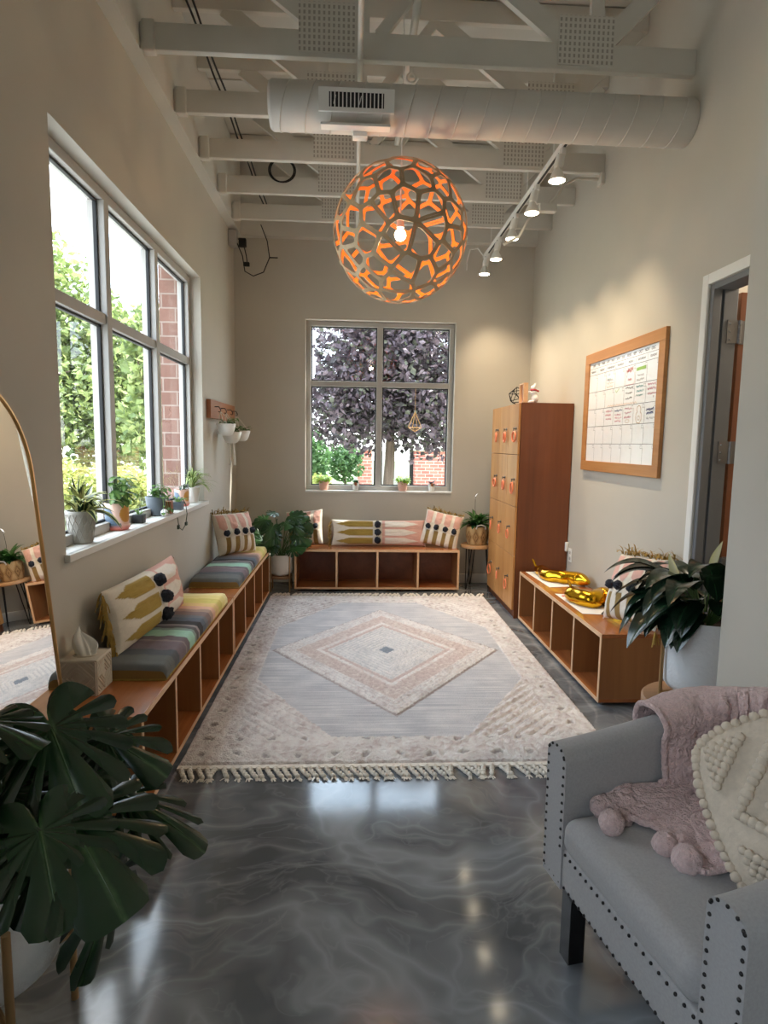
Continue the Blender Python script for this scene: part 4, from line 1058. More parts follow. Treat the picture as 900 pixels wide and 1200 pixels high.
# ------------------------------------------------------------------ armchair (own axes: x across, y backwards)
ac = thing('armchair', 'grey linen tub armchair with nailhead trim', 'armchair', (.64, 1.30, 0), math.radians(-79.3))
for x in (-.30, .30):
    MB().prism([(x-.024, .05), (x+.024, .05), (x+.024, .1), (x-.024, .1)], 0, .28).build('leg', 'black_lacquer', ac, smooth=False, local=True)
    MB().prism([(x-.022, .58), (x+.022, .58), (x+.022, .625), (x-.022, .625)], 0, .28).build('leg', 'black_lacquer', ac, smooth=False, local=True)
MB().box(-.35, .35, .004, .66, .265, .385, bev=.014).build('seat_frame', 'grey_linen', ac, local=True)
def puff(q):
    return Vector((q[0], q[1], q[2]+(.022*(1-(q[0]/.26)**2)*(1-min(1, (q[1]/.29)**2)) if q[2] > 0 else 0)+.003*fbm(q[0]*6, q[1]*6)))
MB().rbox((0, .275, .437), (.515, .575, .105), .042, 5, 0, puff, extra=10).build('seat_cushion', 'grey_linen', ac, local=True)
def sweep(path, hts, th=.10, z0=.262):
    m_ = MB(); n = len(path); P2 = [Vector((a, b, 0)) for a, b in path]; ns = 0
    for i in range(n):
        tv = (P2[min(n-1, i+1)]-P2[max(0, i-1)]).normalized(); nv = Vector((tv.y, -tv.x, 0))
        H_ = hts[i]; r = th/2; sec = [(-r, z0), (-r, (z0+H_)/2), (-r, H_-r*.75)]
        for k in range(1, 8): a = PI-PI*k/8; sec.append((r*math.cos(a), H_-r*.75+r*.75*math.sin(a)))
        sec += [(r, H_-r*.75), (r, (z0+H_)/2), (r, z0)]
        ns = len(sec)
        for a, z in sec: m_.v.append(tuple(P2[i]+nv*a+Vector((0, 0, z)))); m_.uv.append((.5, 0)); m_.col.append((1, 1, 1, 1))
    for i in range(n-1):
        for k in range(ns): m_.f.append((i*ns+k, i*ns+(k+1) % ns, (i+1)*ns+(k+1) % ns, (i+1)*ns+k)); m_.mi.append(0)
    m_.f.append(tuple(range(ns-1, -1, -1))); m_.mi.append(0); m_.f.append(tuple((n-1)*ns+k for k in range(ns))); m_.mi.append(0)
    return m_
AX = .308
armp = [(-AX, .0+.03*i) for i in range(13)]
for sg in (-1, 1):
    pth = [(sg*abs(a), b) for a, b in armp]
    if sg > 0: pth = pth
    m_ = sweep(pth, [.668+.055*(i/12)**1.2 for i in range(13)]); m_.build('armrest', 'grey_linen', ac, local=True, angle=50)
bp = [(-AX, .36)]; R_ = .24
for k in range(1, 13): a = PI+(-PI/2)*k/12; bp.append((-AX+R_+R_*math.cos(a), .40+R_*math.sin(a)))
bp += [(x, .64) for x in (0.0,)]
bp += [(-a, b) for a, b in reversed(bp[:-1])]
nb = len(bp); hts = [.723+.075*math.sin(PI/2*min(1, 2*min(i, nb-1-i)/(nb-1)*1.2))**1.5 for i in range(nb)]
sweep(bp, hts).build('backrest', 'grey_linen', ac, local=True, angle=50)
nl = MB()
def nail(p): nl.ball(p, .0043, 8, 5, sc=(1, 1, 1))
for sg in (-1, 1):
    for k in range(15):
        z = .285+k*.0255
        nail((sg*.349, -.001, z)); 
        if z > .37: nail((sg*.268, -.001, z))
    for k in range(5): a = PI*(k+.5)/5; nail((sg*AX+.04*math.cos(a), -.001, .638+.026*math.sin(a)))
    for k in range(14): nail((sg*.3585, .02+k*.027, .285)); nail((sg*.36, .02+k*.027, .60+.06*k/14)) if sg < 0 else None
for k in range(28): nail((-.345+.69*k/27, .003, .278))
for k in range(20): nail((-.245+.49*k/19, .003, .374))
nl.build('nailhead_trim', 'nail_head', ac, local=True)

# throw blanket (chair axes)
tbk = thing('throw_blanket', 'fluffy pink throw blanket with pompoms draped over the armchair', 'blanket', (.64, 1.30, 0), math.radians(-79.3))
bc = [(-AX, .30), (-AX, .35)]
for k in range(0, 13): a = PI+(-PI/2)*k/12; bc.append((-AX+.24+.24*math.cos(a), .40+.24*math.sin(a)))
bc += [(-.0, .64), (.12, .64)]
_d = [0]
for p_, q_ in zip(bc, bc[1:]): _d.append(_d[-1]+math.hypot(q_[0]-p_[0], q_[1]-p_[1]))
def tub(u):
    s = u*_d[-1]; i = 0
    while i < len(bc)-2 and _d[i+1] < s: i += 1
    f = (s-_d[i])/(_d[i+1]-_d[i]); x = bc[i][0]*(1-f)+bc[i+1][0]*f; y = bc[i][1]*(1-f)+bc[i+1][1]*f
    tx, ty = bc[i+1][0]-bc[i][0], bc[i+1][1]-bc[i][1]; l = math.hypot(tx, ty); return x, y, ty/l, -tx/l    # inward normal
def blk(u, v, off=0):
    x, y, nx, ny = tub(u); H_ = .722+.075*min(1, u*1.7)**1.2
    fx, fy = -.262+.32*u, .125+.07*u-.03*math.sin(u*9); seat = max(0, 1-v/.45)
    if v < .45:
        t_ = v/.45; ix, iy = x+nx*.075, y+ny*.075; px, py = fx*(1-t_)+ix*t_, fy*(1-t_)+iy*t_; z = .515+.018*min(1, t_*3)+.012*t_
        if t_ > .8: z += (t_-.8)**2*.6
    elif v < .72:
        t_ = (v-.45)/.27; px, py = x+nx*(.075-.012*math.sin(PI*t_)), y+ny*(.075-.012*math.sin(PI*t_)); z = .55+(H_-.02-.55)*t_
    elif v < .86:
        a_ = PI*(v-.72)/.14; px, py = x+nx*.072*math.cos(a_), y+ny*.072*math.cos(a_); z = H_-.02+.045*math.sin(a_)
    else:
        t_ = (v-.86)/.14; px, py = x-nx*.072, y-ny*.072; z = H_-.02-.16*t_
    w_ = fbm(u*3.2+2, v*5, 7)*.014+fbm(u*16, v*26, 3, 2)*.009
    fold = .014*max(0, math.sin(u*12+v*6))*seat
    return Vector((px+nx*w_*(1-seat), py+ny*w_*(1-seat), z+w_*seat+fold+.004))
bl = MB(); NU, NV = 80, 160
def n_(u, v):
    e = .004; a = blk(min(1, u+e), v)-blk(max(0, u-e), v); b = blk(u, min(1, v+e))-blk(u, max(0, v-e)); c = a.cross(b); return c.normalized()
bl.grid(lambda u, v: blk(u, v)+n_(u, v)*(.010*(1-abs(2*u-1)**8)*(1-abs(2*v-1)**12)), NU, NV)
bl.grid(lambda u, v: blk(1-u, v)-n_(1-u, v)*.006, NU//2, NV//2)
def edge(pts): bl.tube(pts, .009, 8)
edge([blk(i/40, 0) for i in range(41)]); edge([blk(0, i/80) for i in range(81)]); edge([blk(1, i/80) for i in range(81)])
bl.build('cloth', 'pink_sherpa', tbk, local=True, angle=80)
for (x, y, r, z) in ((-.283, .105, .028, .517), (-.225, .092, .029, .518), (-.15, .075, .033, .522), (-.175, .13, .024, .512), (-.045, .155, .031, .52), (.02, .165, .036, .525)):
    MB().ball((x, y, z), r, 20, 14, 0, .14).build('pompom', 'pink_sherpa', tbk, local=True)

# knitted pillow
kp = thing('knit_pillow', 'cream bobble-knit pillow leaning in the armchair', 'pillow', (.93, 1.28, .5))
Z = Vector((-.62, -.52, .58)).normalized(); Mk = facing(tuple(Z), (1.035, 1.235, .70), math.radians(36))
S2 = .43; A = MB()
def kn(u, v):
    su = math.copysign(abs(u)**1.0, u); e = max(0, (1-u**4)*(1-v**4))
    x = S2/2*u*(1-.19*v*v*u*u); y = S2/2*v*(1-.19*u*u*v*v); return Vector((x, y, .075*e**.45))
A.grid(lambda a, b: Mk @ (kn(2*a-1, 2*b-1)+Vector((0, 0, .003*math.sin(b*190+2*math.sin(a*70))))), 70, 70)
A.grid(lambda a, b: Mk @ Vector((kn(1-2*a, 2*b-1).x, kn(1-2*a, 2*b-1).y, -kn(1-2*a, 2*b-1).z*.8)), 30, 30)
B = MB(); st = 18
for i in range(-st, st+1):
    for j in range(-st, st+1):
        u, v = i/st*.97, j/st*.97; m_ = abs(u)+abs(v); mm = max(abs(u), abs(v))
        on = (m_ < .34) or (.60 < m_ < .72) or (mm > .92) or (m_ > .98 and mm < .80)
        if (i+j) % 2 == 0:
            if on:
                r = .0098 if (m_ < .34 or m_ > .98) and mm < .9 else .0118
                p = kn(u, v); B.ball(tuple(Mk @ (p+Vector((0, 0, .0085)))), r*1.08*(.85+.3*random.random()), 8, 6, 0, .1, (1, 1, .95))
A.add(B.v, B.f); A.build('cover', 'cream_knit', kp, angle=80)
# ================================================================== RUG
RX0, RX1, RY0, RY1 = -.79, 1.301, 2.70, 5.82
rg = thing('area_rug', 'large cream and grey shag rug with a diamond pattern and braided fringe', 'rug', ((RX0+RX1)/2, (RY0+RY1)/2, 0))
CRM, BEI, BLU, PNK, DK = rgb(238, 232, 228), rgb(190, 174, 170), rgb(180, 179, 184), rgb(206, 184, 177), rgb(112, 102, 102)
def rugpat(x, y):
    """(colour with tuft shading, pile height)"""
    X = x-(RX0+RX1)/2; Y = y-(RY0+RY1)/2; p = abs(X)/((RX1-RX0)/2); q = abs(Y)/((RY1-RY0)/2)
    n1 = fbm(x*7, y*7, 1); n2 = noise.noise((x*34, y*34, 3.0)); n3 = noise.noise((x*75, y*75, 7.0)); nn = .55*n2+.45*n3
    d = abs(X)/.82+abs(Y)/1.08; flat = False
    def tuft(c1, c2, k): return lerp(c1, c2, max(0, min(1, k+1.5*nn+.45*n1)))
    if p > .80 or q > .84:
        c = tuft(CRM, BEI, .42); hgt = .018
        a = (x*6.3+.12*n1) % 1; b = (y*6.3+.15*n1) % 1; rr = math.hypot(a-.5, b-.5)+.08*n2
        if rr < .12: c = lerp(c, DK, .5); hgt = .012
        elif rr < .3: c = lerp(c, rgb(224, 219, 212), .45); hgt = .021
    elif p/.80+q/.84 > 1.42:
        k = (abs(X)+abs(Y))*13 % 1
        c = tuft(CRM, BEI, .32); hgt = .019 if k < .6 else .012
        if k > .78: c = lerp(c, DK, .3)
    elif d > 1.0:
        flat = True; k = noise.noise((x*3, y*100, 2)); c = lerp(BLU, rgb(216, 212, 212), max(0, min(1, .42+1.0*k+.4*n1))); hgt = .0125
    elif d > .975: c = lerp(DK, BEI, .6); hgt = .011
    elif d > .80:
        k = (d*24) % 1; c = tuft(CRM, BEI, .25); hgt = .019 if k < .6 else .014
        if k > .75: c = lerp(c, BLU, .45)
    elif d > .62: c = tuft(PNK, rgb(214, 202, 194), .3); hgt = .0165
    elif d > .57: c = tuft(CRM, PNK, .2); hgt = .02
    elif d > .52: c = PNK; hgt = .013
    elif d > .07:
        k = (d*20) % 1; c = tuft(CRM, rgb(196, 193, 192), .3); hgt = .018 if k < .55 else .0135
        if k > .75: c = lerp(c, BLU, .55)
    else: c = rgb(126, 134, 146); hgt = .014
    if not flat: hgt += .006*n2+.006*n3; k = 1+.20*n3+.14*n2  # tuft shading worked into the colour with the pile noise
    else: k = 1+.06*n3; hgt += .001*n3
    return (c[0]*k, c[1]*k, c[2]*k, 1), max(.004, hgt)
A = MB(); NX, NY = 250, 370; cache = {}
def rp(u, v):
    key = (round(u*NX), round(v*NY))
    if key not in cache: cache[key] = rugpat(RX0+(RX1-RX0)*u, RY0+(RY1-RY0)*v)
    return cache[key]
def rugpt(u, v):
    e = min(u, 1-u, v, 1-v); x = RX0+(RX1-RX0)*u; y = RY0+(RY1-RY0)*v
    if u in (0, 1): x += .006*fbm(y*9, u, 4)
    return (x, y, rp(u, v)[1] if e > 0 else .001)
A.grid(rugpt, NX, NY, 0, lambda u, v: rp(u, v)[0]); A.build('pile', 'rug_pile', rg, angle=180)
for sg, yb, nm in ((-1, RY0, 'near'), (1, RY1, 'far')):
    F_ = MB(); F_.box(RX0, RX1, min(yb, yb+sg*.03), max(yb, yb+sg*.03), .001, .010)
    rnd = random.Random(9); n = 54
    for k in range(n):
        x = RX0+.02+(RX1-RX0-.04)*k/(n-1); c_ = rnd.uniform(.7, 1.25)*.036*(1 if rnd.random() < .85 else -.4)
        pts = [(x, yb+sg*.026, .010), (x+c_*.2, yb+sg*.05, .012), (x+c_*.6, yb+sg*.08, .011), (x+c_*1.0, yb+sg*.105, .010)]
        for ph in (0, PI):
            tw = []
            for i in range(13):
                t_ = i/12*(len(pts)-1); j = min(len(pts)-2, int(t_)); s = t_-j; p = [pts[j][q]*(1-s)+pts[j+1][q]*s for q in range(3)]
                a = i*1.25+ph; tw.append((p[0]+.0065*math.cos(a), p[1], p[2]+.005*math.sin(a)))
            F_.tube(tw, .0068, 6)
        e = pts[-1]; F_.ball(e, .011, 8, 6)
        for q in range(7):
            d_ = (c_*12+rnd.gauss(0, .7), sg*(1+rnd.random()), rnd.uniform(-.1, .15)); F_.blade((e[0], e[1], .009), d_, rnd.uniform(.02, .036), .006, .5, 3, .0, 'x')
    F_.build('fringe', 'fringe_cream', rg)

# ================================================================== PLANTS
def interp(tab, x):
    for (a, b), (c, d) in zip(tab, tab[1:]):
        if x <= c: return b+(d-b)*(x-a)/(c-a)
    return tab[-1][1]
HEART = [(0, .74), (14, .72), (30, .655), (50, .575), (75, .51), (100, .475), (125, .43), (148, .37), (165, .28), (176, .13), (180, .04)]
def monstera_leaf(mb, J, tip, N, slits=(21, 42, 64, 88, 112), depth=.42, fold=.16, droop=.22, width=1.0, roll=0.0, wav=.02, seed=0):
    rnd = random.Random(seed); J = Vector(J); T = Vector(tip)-J; L = T.length/.74; T.normalize(); N = Vector(N); N = (N-T*N.dot(T)).normalized(); B = N.cross(T)
    angs = []
    for sg in (1, -1):
        sl = sorted(s+rnd.uniform(-3, 3) for s in slits); seq = []; prev = 0.0
        for s in sl+[None]:
            if s is None: seq.append((prev, 179.0, True))
            else:
                w_ = 3.0+rnd.uniform(-.8, 1.4); seq.append((prev, s-w_, True)); seq.append((s-w_, s+w_, False)); prev = s+w_
        angs.append(seq)
    NR = 9
    for sg, seq in zip((1, -1), angs):
        for a0, a1, solid in seq:
            na = max(2, int((a1-a0)/4)) if solid else 2
            vs = []; uv = []
            for i in range(na+1):
                a = a0+(a1-a0)*i/na; ro = interp(HEART, a)*L
                if solid:
                    s = 2*i/na-1
                    if a0 > 1 or s > 0: ro *= 1-.10*abs(s)**3
                rmax = ro if solid else ro*depth
                for k in range(NR+1):
                    f = k/NR; r = rmax*f; ar = math.radians(a+6*(r/L)*(1 if a < 120 else 0)*0)
                    x = r*math.cos(ar); y = r*math.sin(ar)*sg*width
                    # lobes sweep towards the tip
                    x += .10*abs(y)*(r/L)*1.4
                    z = -droop*(max(0, x)**2+.6*y*y)/L-fold*abs(y)*(1 if fold > 0 else 1)+wav*L*math.sin(a*.14+seed)*(r/ro)**2+(.028*L*math.cos(PI*s/2)*(r/ro) if solid else 0)
                    vs.append(J+T*x+B*y+N*z); uv.append((.5+sg*min(.49, abs(math.sin(ar))*r/L*1.1), r/L))
            fs = []
            for i in range(na):
                for k in range(NR):
                    q = (i*(NR+1)+k, (i+1)*(NR+1)+k, (i+1)*(NR+1)+k+1, i*(NR+1)+k+1)
                    fs.append(q if sg > 0 else q[::-1])
            mb.add(vs, fs, 0, uv)
    # raised midrib
    n = 10; mb.tube([J+T*(.72*L*i/n+.10*0)+N*(-droop*(.72*L*i/n)**2/L+.001) for i in range(n+1)], [.0035*(1-.8*i/n) for i in range(n+1)], 6)
def petiole(mb, a, b, r=.006, sag=.05):
    a, b = Vector(a), Vector(b); m_ = (a+b)/2+Vector((0, 0, sag)); pts = []
    for i in range(11):
        t = i/10; pts.append(a*(1-t)**2+m_*2*t*(1-t)+b*t*t)
    mb.tube(pts, [r*(1.3-.6*i/10) for i in range(11)], 7)
def soil(c, r, z, parent): MB().lathe([(.001, z+.004), (r*.5, z+.006), (r, z)], (c[0], c[1], 0), 24).build('soil', 'soil', parent)
def pot(t, c, z0, h, r0, r1, mat, name='pot', wall=.008, lip=0.0, n=36, foot=.0, colfn=None):
    pr_ = [(.001, z0), (r0-.004, z0), (r0, z0+.004)]
    for k in range(1, 8): f = k/8; pr_.append((r0+(r1-r0)*f**.9, z0+h*f))
    pr_ += [(r1+lip, z0+h-.003), (r1+lip-.002, z0+h), (r1-wall, z0+h), (r1-wall, z0+h-.03), (r1-wall-.002, z0+h*.7)]
    o = MB().lathe(pr_, (c[0], c[1], 0), n, 0, colfn).build(name, mat, t, angle=50)
    soil(c, r1-wall-.001, z0+h-.022, t); return o

# big foreground monstera
PCN = (-.88, 1.38)
mo = thing('monstera_plant', 'large dark monstera in a white pot on a gold-legged stand near the mirror', 'plant', (PCN[0], PCN[1], 0))
pr_ = [(.001, .2), (.07, .2), (.13, .215), (.17, .25), (.188, .30), (.192, .36), (.192, .55), (.188, .555), (.182, .55), (.18, .50)]
MB().lathe(pr_, (*PCN, 0), 48).build('pot', 'white_stone_pot', mo, angle=60); soil(PCN, .181, .515, mo)
for a in (45, 135, 225, 315):
    x, y = PCN[0]+.205*math.cos(math.radians(a)), PCN[1]+.205*math.sin(math.radians(a))
    MB().tube([(x, y, 0), (x, y, .44)], .0095, 12).build('stand_leg', 'gold_rod', mo)
sb = MB()
for a in (45, 135):
    c_, s_ = math.cos(math.radians(a)), math.sin(math.radians(a)); sb.tube([(PCN[0]+.205*c_, PCN[1]+.205*s_, .19), (PCN[0]-.205*c_, PCN[1]-.205*s_, .19)], .008, 8)
sb.build('stand_brace', 'gold_rod', mo)
LV = [((-.712, 1.42, .815), (-.575, 1.285, .672), (.25, -.62, .75), 1.0, .26, .12), ((-.63, 1.53, .735), (-.462, 1.49, .665), (.1, -.5, .85), .9, .3, .2), ((-.83, 1.36, .86), (-.668, 1.28, .852), (.1, -.35, .95), .7, .2, .35),
      ((-.62, 1.30, .655), (-.45, 1.15, .565), (.32, -.55, .78), 1.1, .3, .14), ((-.575, 1.49, .60), (-.352, 1.41, .538), (.0, -.35, .94), .55, .35, .5), ((-.66, 1.25, .665), (-.56, 1.12, .545), (.45, -.72, .5), 1.1, .2, .08),
      ((-.572, 1.40, .45), (-.624, 1.34, .19), (.75, -.45, .3), .55, .15, .3), ((-.72, 1.56, .66), (-.575, 1.55, .55), (.1, -.75, .65), 1.1, .25, .1), ((-.80, 1.50, .70), (-.92, 1.38, .60), (-.2, -.7, .7), 1.0, .3, .1),
      ((-.76, 1.5, .62), (-.63, 1.47, .47), (.35, -.8, .45), 1.0, .3, .12), ((-.86, 1.24, .76), (-.98, 1.08, .64), (-.3, -.6, .7), 1.0, .3, .1), ((-.98, 1.45, .74), (-1.06, 1.30, .60), (-.4, -.5, .7), .9, .3, .1),
      ((-.78, 1.33, .70), (-.70, 1.17, .58), (.2, -.75, .6), 1.0, .25, .1)]
for i, (J, T_, N_, wd, dr, fo) in enumerate(LV):
    m_ = MB(); J = Vector(J); T2 = Vector(T_); g_ = 1.0; T3 = J+(T2-J)*g_
    monstera_leaf(m_, J, T3, N_, width=wd, droop=dr, fold=fo*.7, seed=i, depth=.44)
    lf = m_.build('leaf', 'monstera_leaf', mo, angle=180)
    s_ = MB(); petiole(s_, (PCN[0]+.05*math.cos(i*2.4), PCN[1]+.05*math.sin(i*2.4), .51), J, .0065, .12); s_.build('petiole', 'stem_dark', lf)

# corner monstera
def corner_monstera():
    c = (-.72, 6.12); t = thing('corner_monstera', 'leafy green monstera in a white pot between the two benches', 'plant', (c[0], c[1], 0))
    MB().lathe([(.001, .16), (.07, .16), (.105, .18), (.118, .22), (.12, .37), (.116, .374), (.111, .37), (.11, .34)], (*c, 0), 36).build('pot', 'white_ceramic', t, angle=60); soil(c, .111, .345, t)
    MB().lathe([(.001, .13), (.108, .13), (.112, .135), (.112, .155), (.108, .159), (.001, .159)], (*c, 0), 32).build('stand_shelf', 'stand_wood', t, angle=40)
    for a in (40, 140, 220, 320): x, y = c[0]+.123*math.cos(math.radians(a)), c[1]+.123*math.sin(math.radians(a)); MB().tube([(x, y, 0), (x, y, .36)], .007, 10).build('stand_leg', 'gold_rod', t)
    rnd = random.Random(21); fol = MB(); st = MB()
    for i in range(24):
        a = rnd.uniform(-.2, 2*PI) if i > 15 else rnd.uniform(PI*1.02, PI*2.0); el = rnd.random(); rad = .08+.17*(1-el*.6)*rnd.uniform(.6, 1.1)
        J = Vector((c[0]+rad*math.cos(a), c[1]+rad*.85*math.sin(a), .44+.42*el)); J.y = min(J.y, 6.3); J.x = max(J.x, -1.08)
        d_ = Vector((math.cos(a), math.sin(a)*.8, -.35+rnd.uniform(-.4, .6))).normalized(); L_ = rnd.uniform(.11, .165)
        tip = J+d_*L_; tip.y = min(tip.y, 6.42); tip.x = max(tip.x, -1.16); nrm = Vector((.25*math.cos(a), -1.0, .6+rnd.uniform(-.2, .3)))
        monstera_leaf(fol, J, tip, nrm, slits=(28, 55, 85, 112), depth=.45, droop=.3, fold=.12, seed=i, width=rnd.uniform(.85, 1.1))
        petiole(st, (c[0]+rnd.uniform(-.03, .03), c[1]+rnd.uniform(-.03, .03), .34), J, .004, .06)
    fol.build('foliage', 'dark_green', t, angle=180); st.build('stems', 'stem_green', t)
corner_monstera()

# peace lily
LC = (1.595, 2.6)
pl = thing('peace_lily', 'peace lily in a white dimpled pot on a round wooden stand behind the armchair', 'plant', (LC[0], LC[1], 0))
MB().lathe([(.001, .30), (.235, .30), (.245, .308), (.245, .345), (.238, .352), (.001, .352)], (*LC, 0), 56).build('stand_top', 'stand_wood', pl, angle=40)
for k in range(3):
    a = k*2.094+.5; c_, s_ = math.cos(a), math.sin(a); MB().tube([(LC[0]+.2*c_, LC[1]+.2*s_, 0), (LC[0]+.13*c_, LC[1]+.13*s_, .301)], [.012, .018], 12).build('stand_leg', 'stand_wood', pl)
pp = [(.001, .405), (.09, .405), (.145, .418), (.168, .45), (.172, .50), (.174, .745), (.170, .75), (.164, .745), (.163, .70)]
MB().lathe(pp, (*LC, 0), 56).build('pot', 'white_stone_pot', pl, angle=60); soil(LC, .164, .71, pl)
for k in range(4):
    a = k*PI/2+.0+PI; c_, s_ = math.cos(a), math.sin(a); MB().tube([(LC[0]+.187*c_, LC[1]+.187*s_, .351), (LC[0]+.187*c_, LC[1]+.187*s_, .66)], .0085, 12).build('pot_leg', 'gold_rod', pl)
cr = MB()
for a in (0, PI/2): c_, s_ = math.cos(a), math.sin(a); cr.tube([(LC[0]+.187*c_, LC[1]+.187*s_, .396), (LC[0]-.187*c_, LC[1]-.187*s_, .396)], .008, 8)
cr.build('pot_brace', 'gold_rod', pl)
rnd = random.Random(31); fo = MB(); st = MB()
for i in range(60):
    a = PI+rnd.gauss(0.15, 1.1) if i < 52 else rnd.uniform(0, 2*PI)
    el = rnd.random(); h_ = .76+.16*el; r_ = .06+.12*rnd.random()
    base = Vector((LC[0]+r_*math.cos(a), LC[1]+r_*math.sin(a), h_)); d_ = Vector((math.cos(a), math.sin(a), .35+.5*el-.5*(1-el)*rnd.random()))
    L_ = rnd.uniform(.2, .32)
    if base.x+d_.normalized().x*L_ > XR-.05: d_.x *= .2
    if base.y+d_.normalized().y*L_ < YN+.05: d_.y *= .2
    fo.blade(base, d_, L_, rnd.uniform(.1, .135), rnd.uniform(1.5, 2.6), 12, .3)
    petiole(st, (LC[0]+.03*math.cos(a), LC[1]+.03*math.sin(a), .715), base, .0035, .03)
fo.clamp(x1=1.845, y0=2.275).build('foliage', 'lily_leaf', pl, angle=180)
fl = MB()
for tip, base in (((1.385, 2.56, 1.03), (1.46, 2.57, .90)), ((1.585, 2.5, 1.095), (1.56, 2.52, .96))):
    tip, base = Vector(tip), Vector(base); d_ = (tip-base); petiole(st, (LC[0], LC[1], .72), base, .0035, .05)
    f_ = MB(); f_.blade(base, d_, d_.length*1.1, .05, -.2, 10, -.5, 'lance', up=(.3, -.9, .2)); f_.build('flower', 'spathe', pl, angle=180)
st.build('stems', 'stem_green', pl)

def rosette(mb, c, z, n, L, W, droop, seed, el=(.3, 1.6), prof='strap', fold=.3, rad=.02, clip=None):
    rnd = random.Random(seed)
    for i in range(n):
        a = i*2.39996+rnd.uniform(-.3, .3); e = rnd.uniform(*el); l_ = L*rnd.uniform(.65, 1.1)
        d_ = Vector((math.cos(a), math.sin(a), e)).normalized(); b_ = Vector((c[0]+rad*math.cos(a), c[1]+rad*math.sin(a), z))
        if clip:
            x_ = b_.x+d_.x*l_
            if x_ < clip: d_.x = max(d_.x, (clip-b_.x)/l_); d_.normalize()
        mb.blade(b_, d_, l_, W*rnd.uniform(.8, 1.15), droop*rnd.uniform(.7, 1.4), 8, fold, prof)
SX, SZ = -1.292, 1.006; WG = 'potted plants on the window-wall sill'
def sillpot(name, label, y, cat='potted plant', x=SX): return thing(name, label, cat, (x, y, SZ), 0, WG)
# 1 dracaena
t = sillpot('variegated_plant', 'cream-striped plant in a tapered grey pot on the sill closest to the mirror', 2.945)
pot(t, (SX, 2.945), SZ, .155, .05, .068, 'grey_ceramic')
rb = MB()
for k in range(14):
    for s in (1, -1): rb.tube([(SX+(.0505+.017*(j/9)**.9)*math.cos(k*.4488+s*j*.09), 2.945+(.0505+.017*(j/9)**.9)*math.sin(k*.4488+s*j*.09), SZ+.01+.13*j/9) for j in range(10)], .0018, 5)
rb.build('relief', 'grey_ceramic', t)
f_ = MB(); rosette(f_, (SX, 2.945), SZ+.13, 34, .21, .042, 1.7, 41, (.3, 2.2), 'lance', clip=-1.33); rosette(f_, (SX, 2.945), SZ+.19, 18, .16, .04, 1.2, 42, (.3, 2.4), 'lance', rad=.012, clip=-1.33); f_.tube([(SX, 2.945, SZ+.12), (SX, 2.945, SZ+.21)], .01, 8); f_.clamp(x0=-1.302).build('foliage', 'variegated_leaf', t, angle=180)
# 2 and 6 painted pots
PL, CO, SB, MU2 = rgb(228, 190, 172), rgb(222, 128, 116), rgb(92, 110, 128), rgb(206, 146, 66)
def painted(a, z, k):
    aa = (a+PI) % (2*PI)-PI
    def f(zz):
        if zz < .026: return CO
        if aa > -2.8 and aa < -1.0 and zz < .122-.07*max(0, (aa+2.3))+.01*math.sin(aa*6): return SB
        if (aa+.5)**2/.36+(zz-.078)**2/.0016 < 1: return MU2
        if aa > 1.9 and zz < .09: return SB
        return PL
    return f(z-SZ)
def painted_pot(t, c, k=1.0):
    pr_ = [(.001, SZ), (.046*k, SZ), (.056*k, SZ+.012*k), (.058*k, SZ+.028*k), (.052*k, SZ+.029*k), (.053*k, SZ+.03*k)]
    for i in range(1, 26): pr_.append(((.053+.002*i/25)*k, SZ+(.03+.098*i/25)*k))
    pr_ += [(.053*k, SZ+.130*k), (.048*k, SZ+.128*k), (.047*k, SZ+.10*k)]
    MB().lathe(pr_, (c[0], c[1], 0), 96, 0, lambda a, z, q: painted(a-.1, SZ+(z-SZ)/k, q)).build('pot', 'painted', t, angle=50); soil(c, .0475*k, SZ+.108*k, t)
def leafy_stems(t, c, z, n, hgt, spread, L, W, mat, seed, prof='oval', clip=None):
    rnd = random.Random(seed); fo = MB(); st = MB()
    for i in range(n):
        a = rnd.uniform(0, 2*PI); e = Vector((c[0]+spread*rnd.uniform(.2, 1)*math.cos(a), c[1]+spread*rnd.uniform(.2, 1)*math.sin(a), z+hgt*rnd.uniform(.35, 1)))
        if clip: e.x = max(clip+.03, e.x)
        b_ = Vector((c[0]+.012*math.cos(a), c[1]+.012*math.sin(a), z-.02)); st.tube([b_, (b_+e)/2+Vector((0, 0, .02)), e], [.0028, .0022, .0015], 6)
        for k in range(3):
            p = b_*(.25*k)+e*(1-.25*k); aa = a+rnd.uniform(-1.3, 1.3); d_ = Vector((math.cos(aa), math.sin(aa), rnd.uniform(-.2, .6)))
            if clip and p.x+d_.x*L < clip: d_.x = abs(d_.x)
            fo.blade(p, d_, L*rnd.uniform(.7, 1.15), W*rnd.uniform(.75, 1.1), rnd.uniform(.5, 1.6), 6, .2, prof)
    if clip == -1.33: fo.clamp(x0=-1.302); st.clamp(x0=-1.302)
    fo.build('foliage', mat, t, angle=180); st.build('stems', 'stem_green', t)
t = sillpot('leafy_plant', 'bushy leafy plant in the larger pink pot with blue and mustard shapes', 3.39); painted_pot(t, (SX, 3.39), 1.15)
leafy_stems(t, (SX, 3.39), SZ+.14, 18, .15, .10, .09, .042, 'mid_green', 51, clip=-1.33)
# 3 small black cube pot
t = sillpot('small_succulent', 'tiny spiky succulent in a small black pot on the sill between larger pots', 3.67, x=-1.27)
MB().box(-1.3, -1.24, 3.64, 3.70, SZ, SZ+.052, bev=.004).build('pot', 'black_pot', t)
f_ = MB(); rosette(f_, (-1.27, 3.67), SZ+.05, 16, .05, .008, .4, 61, (.3, 2), 'strap', rad=.01); f_.build('foliage', 'mid_green', t, angle=180)
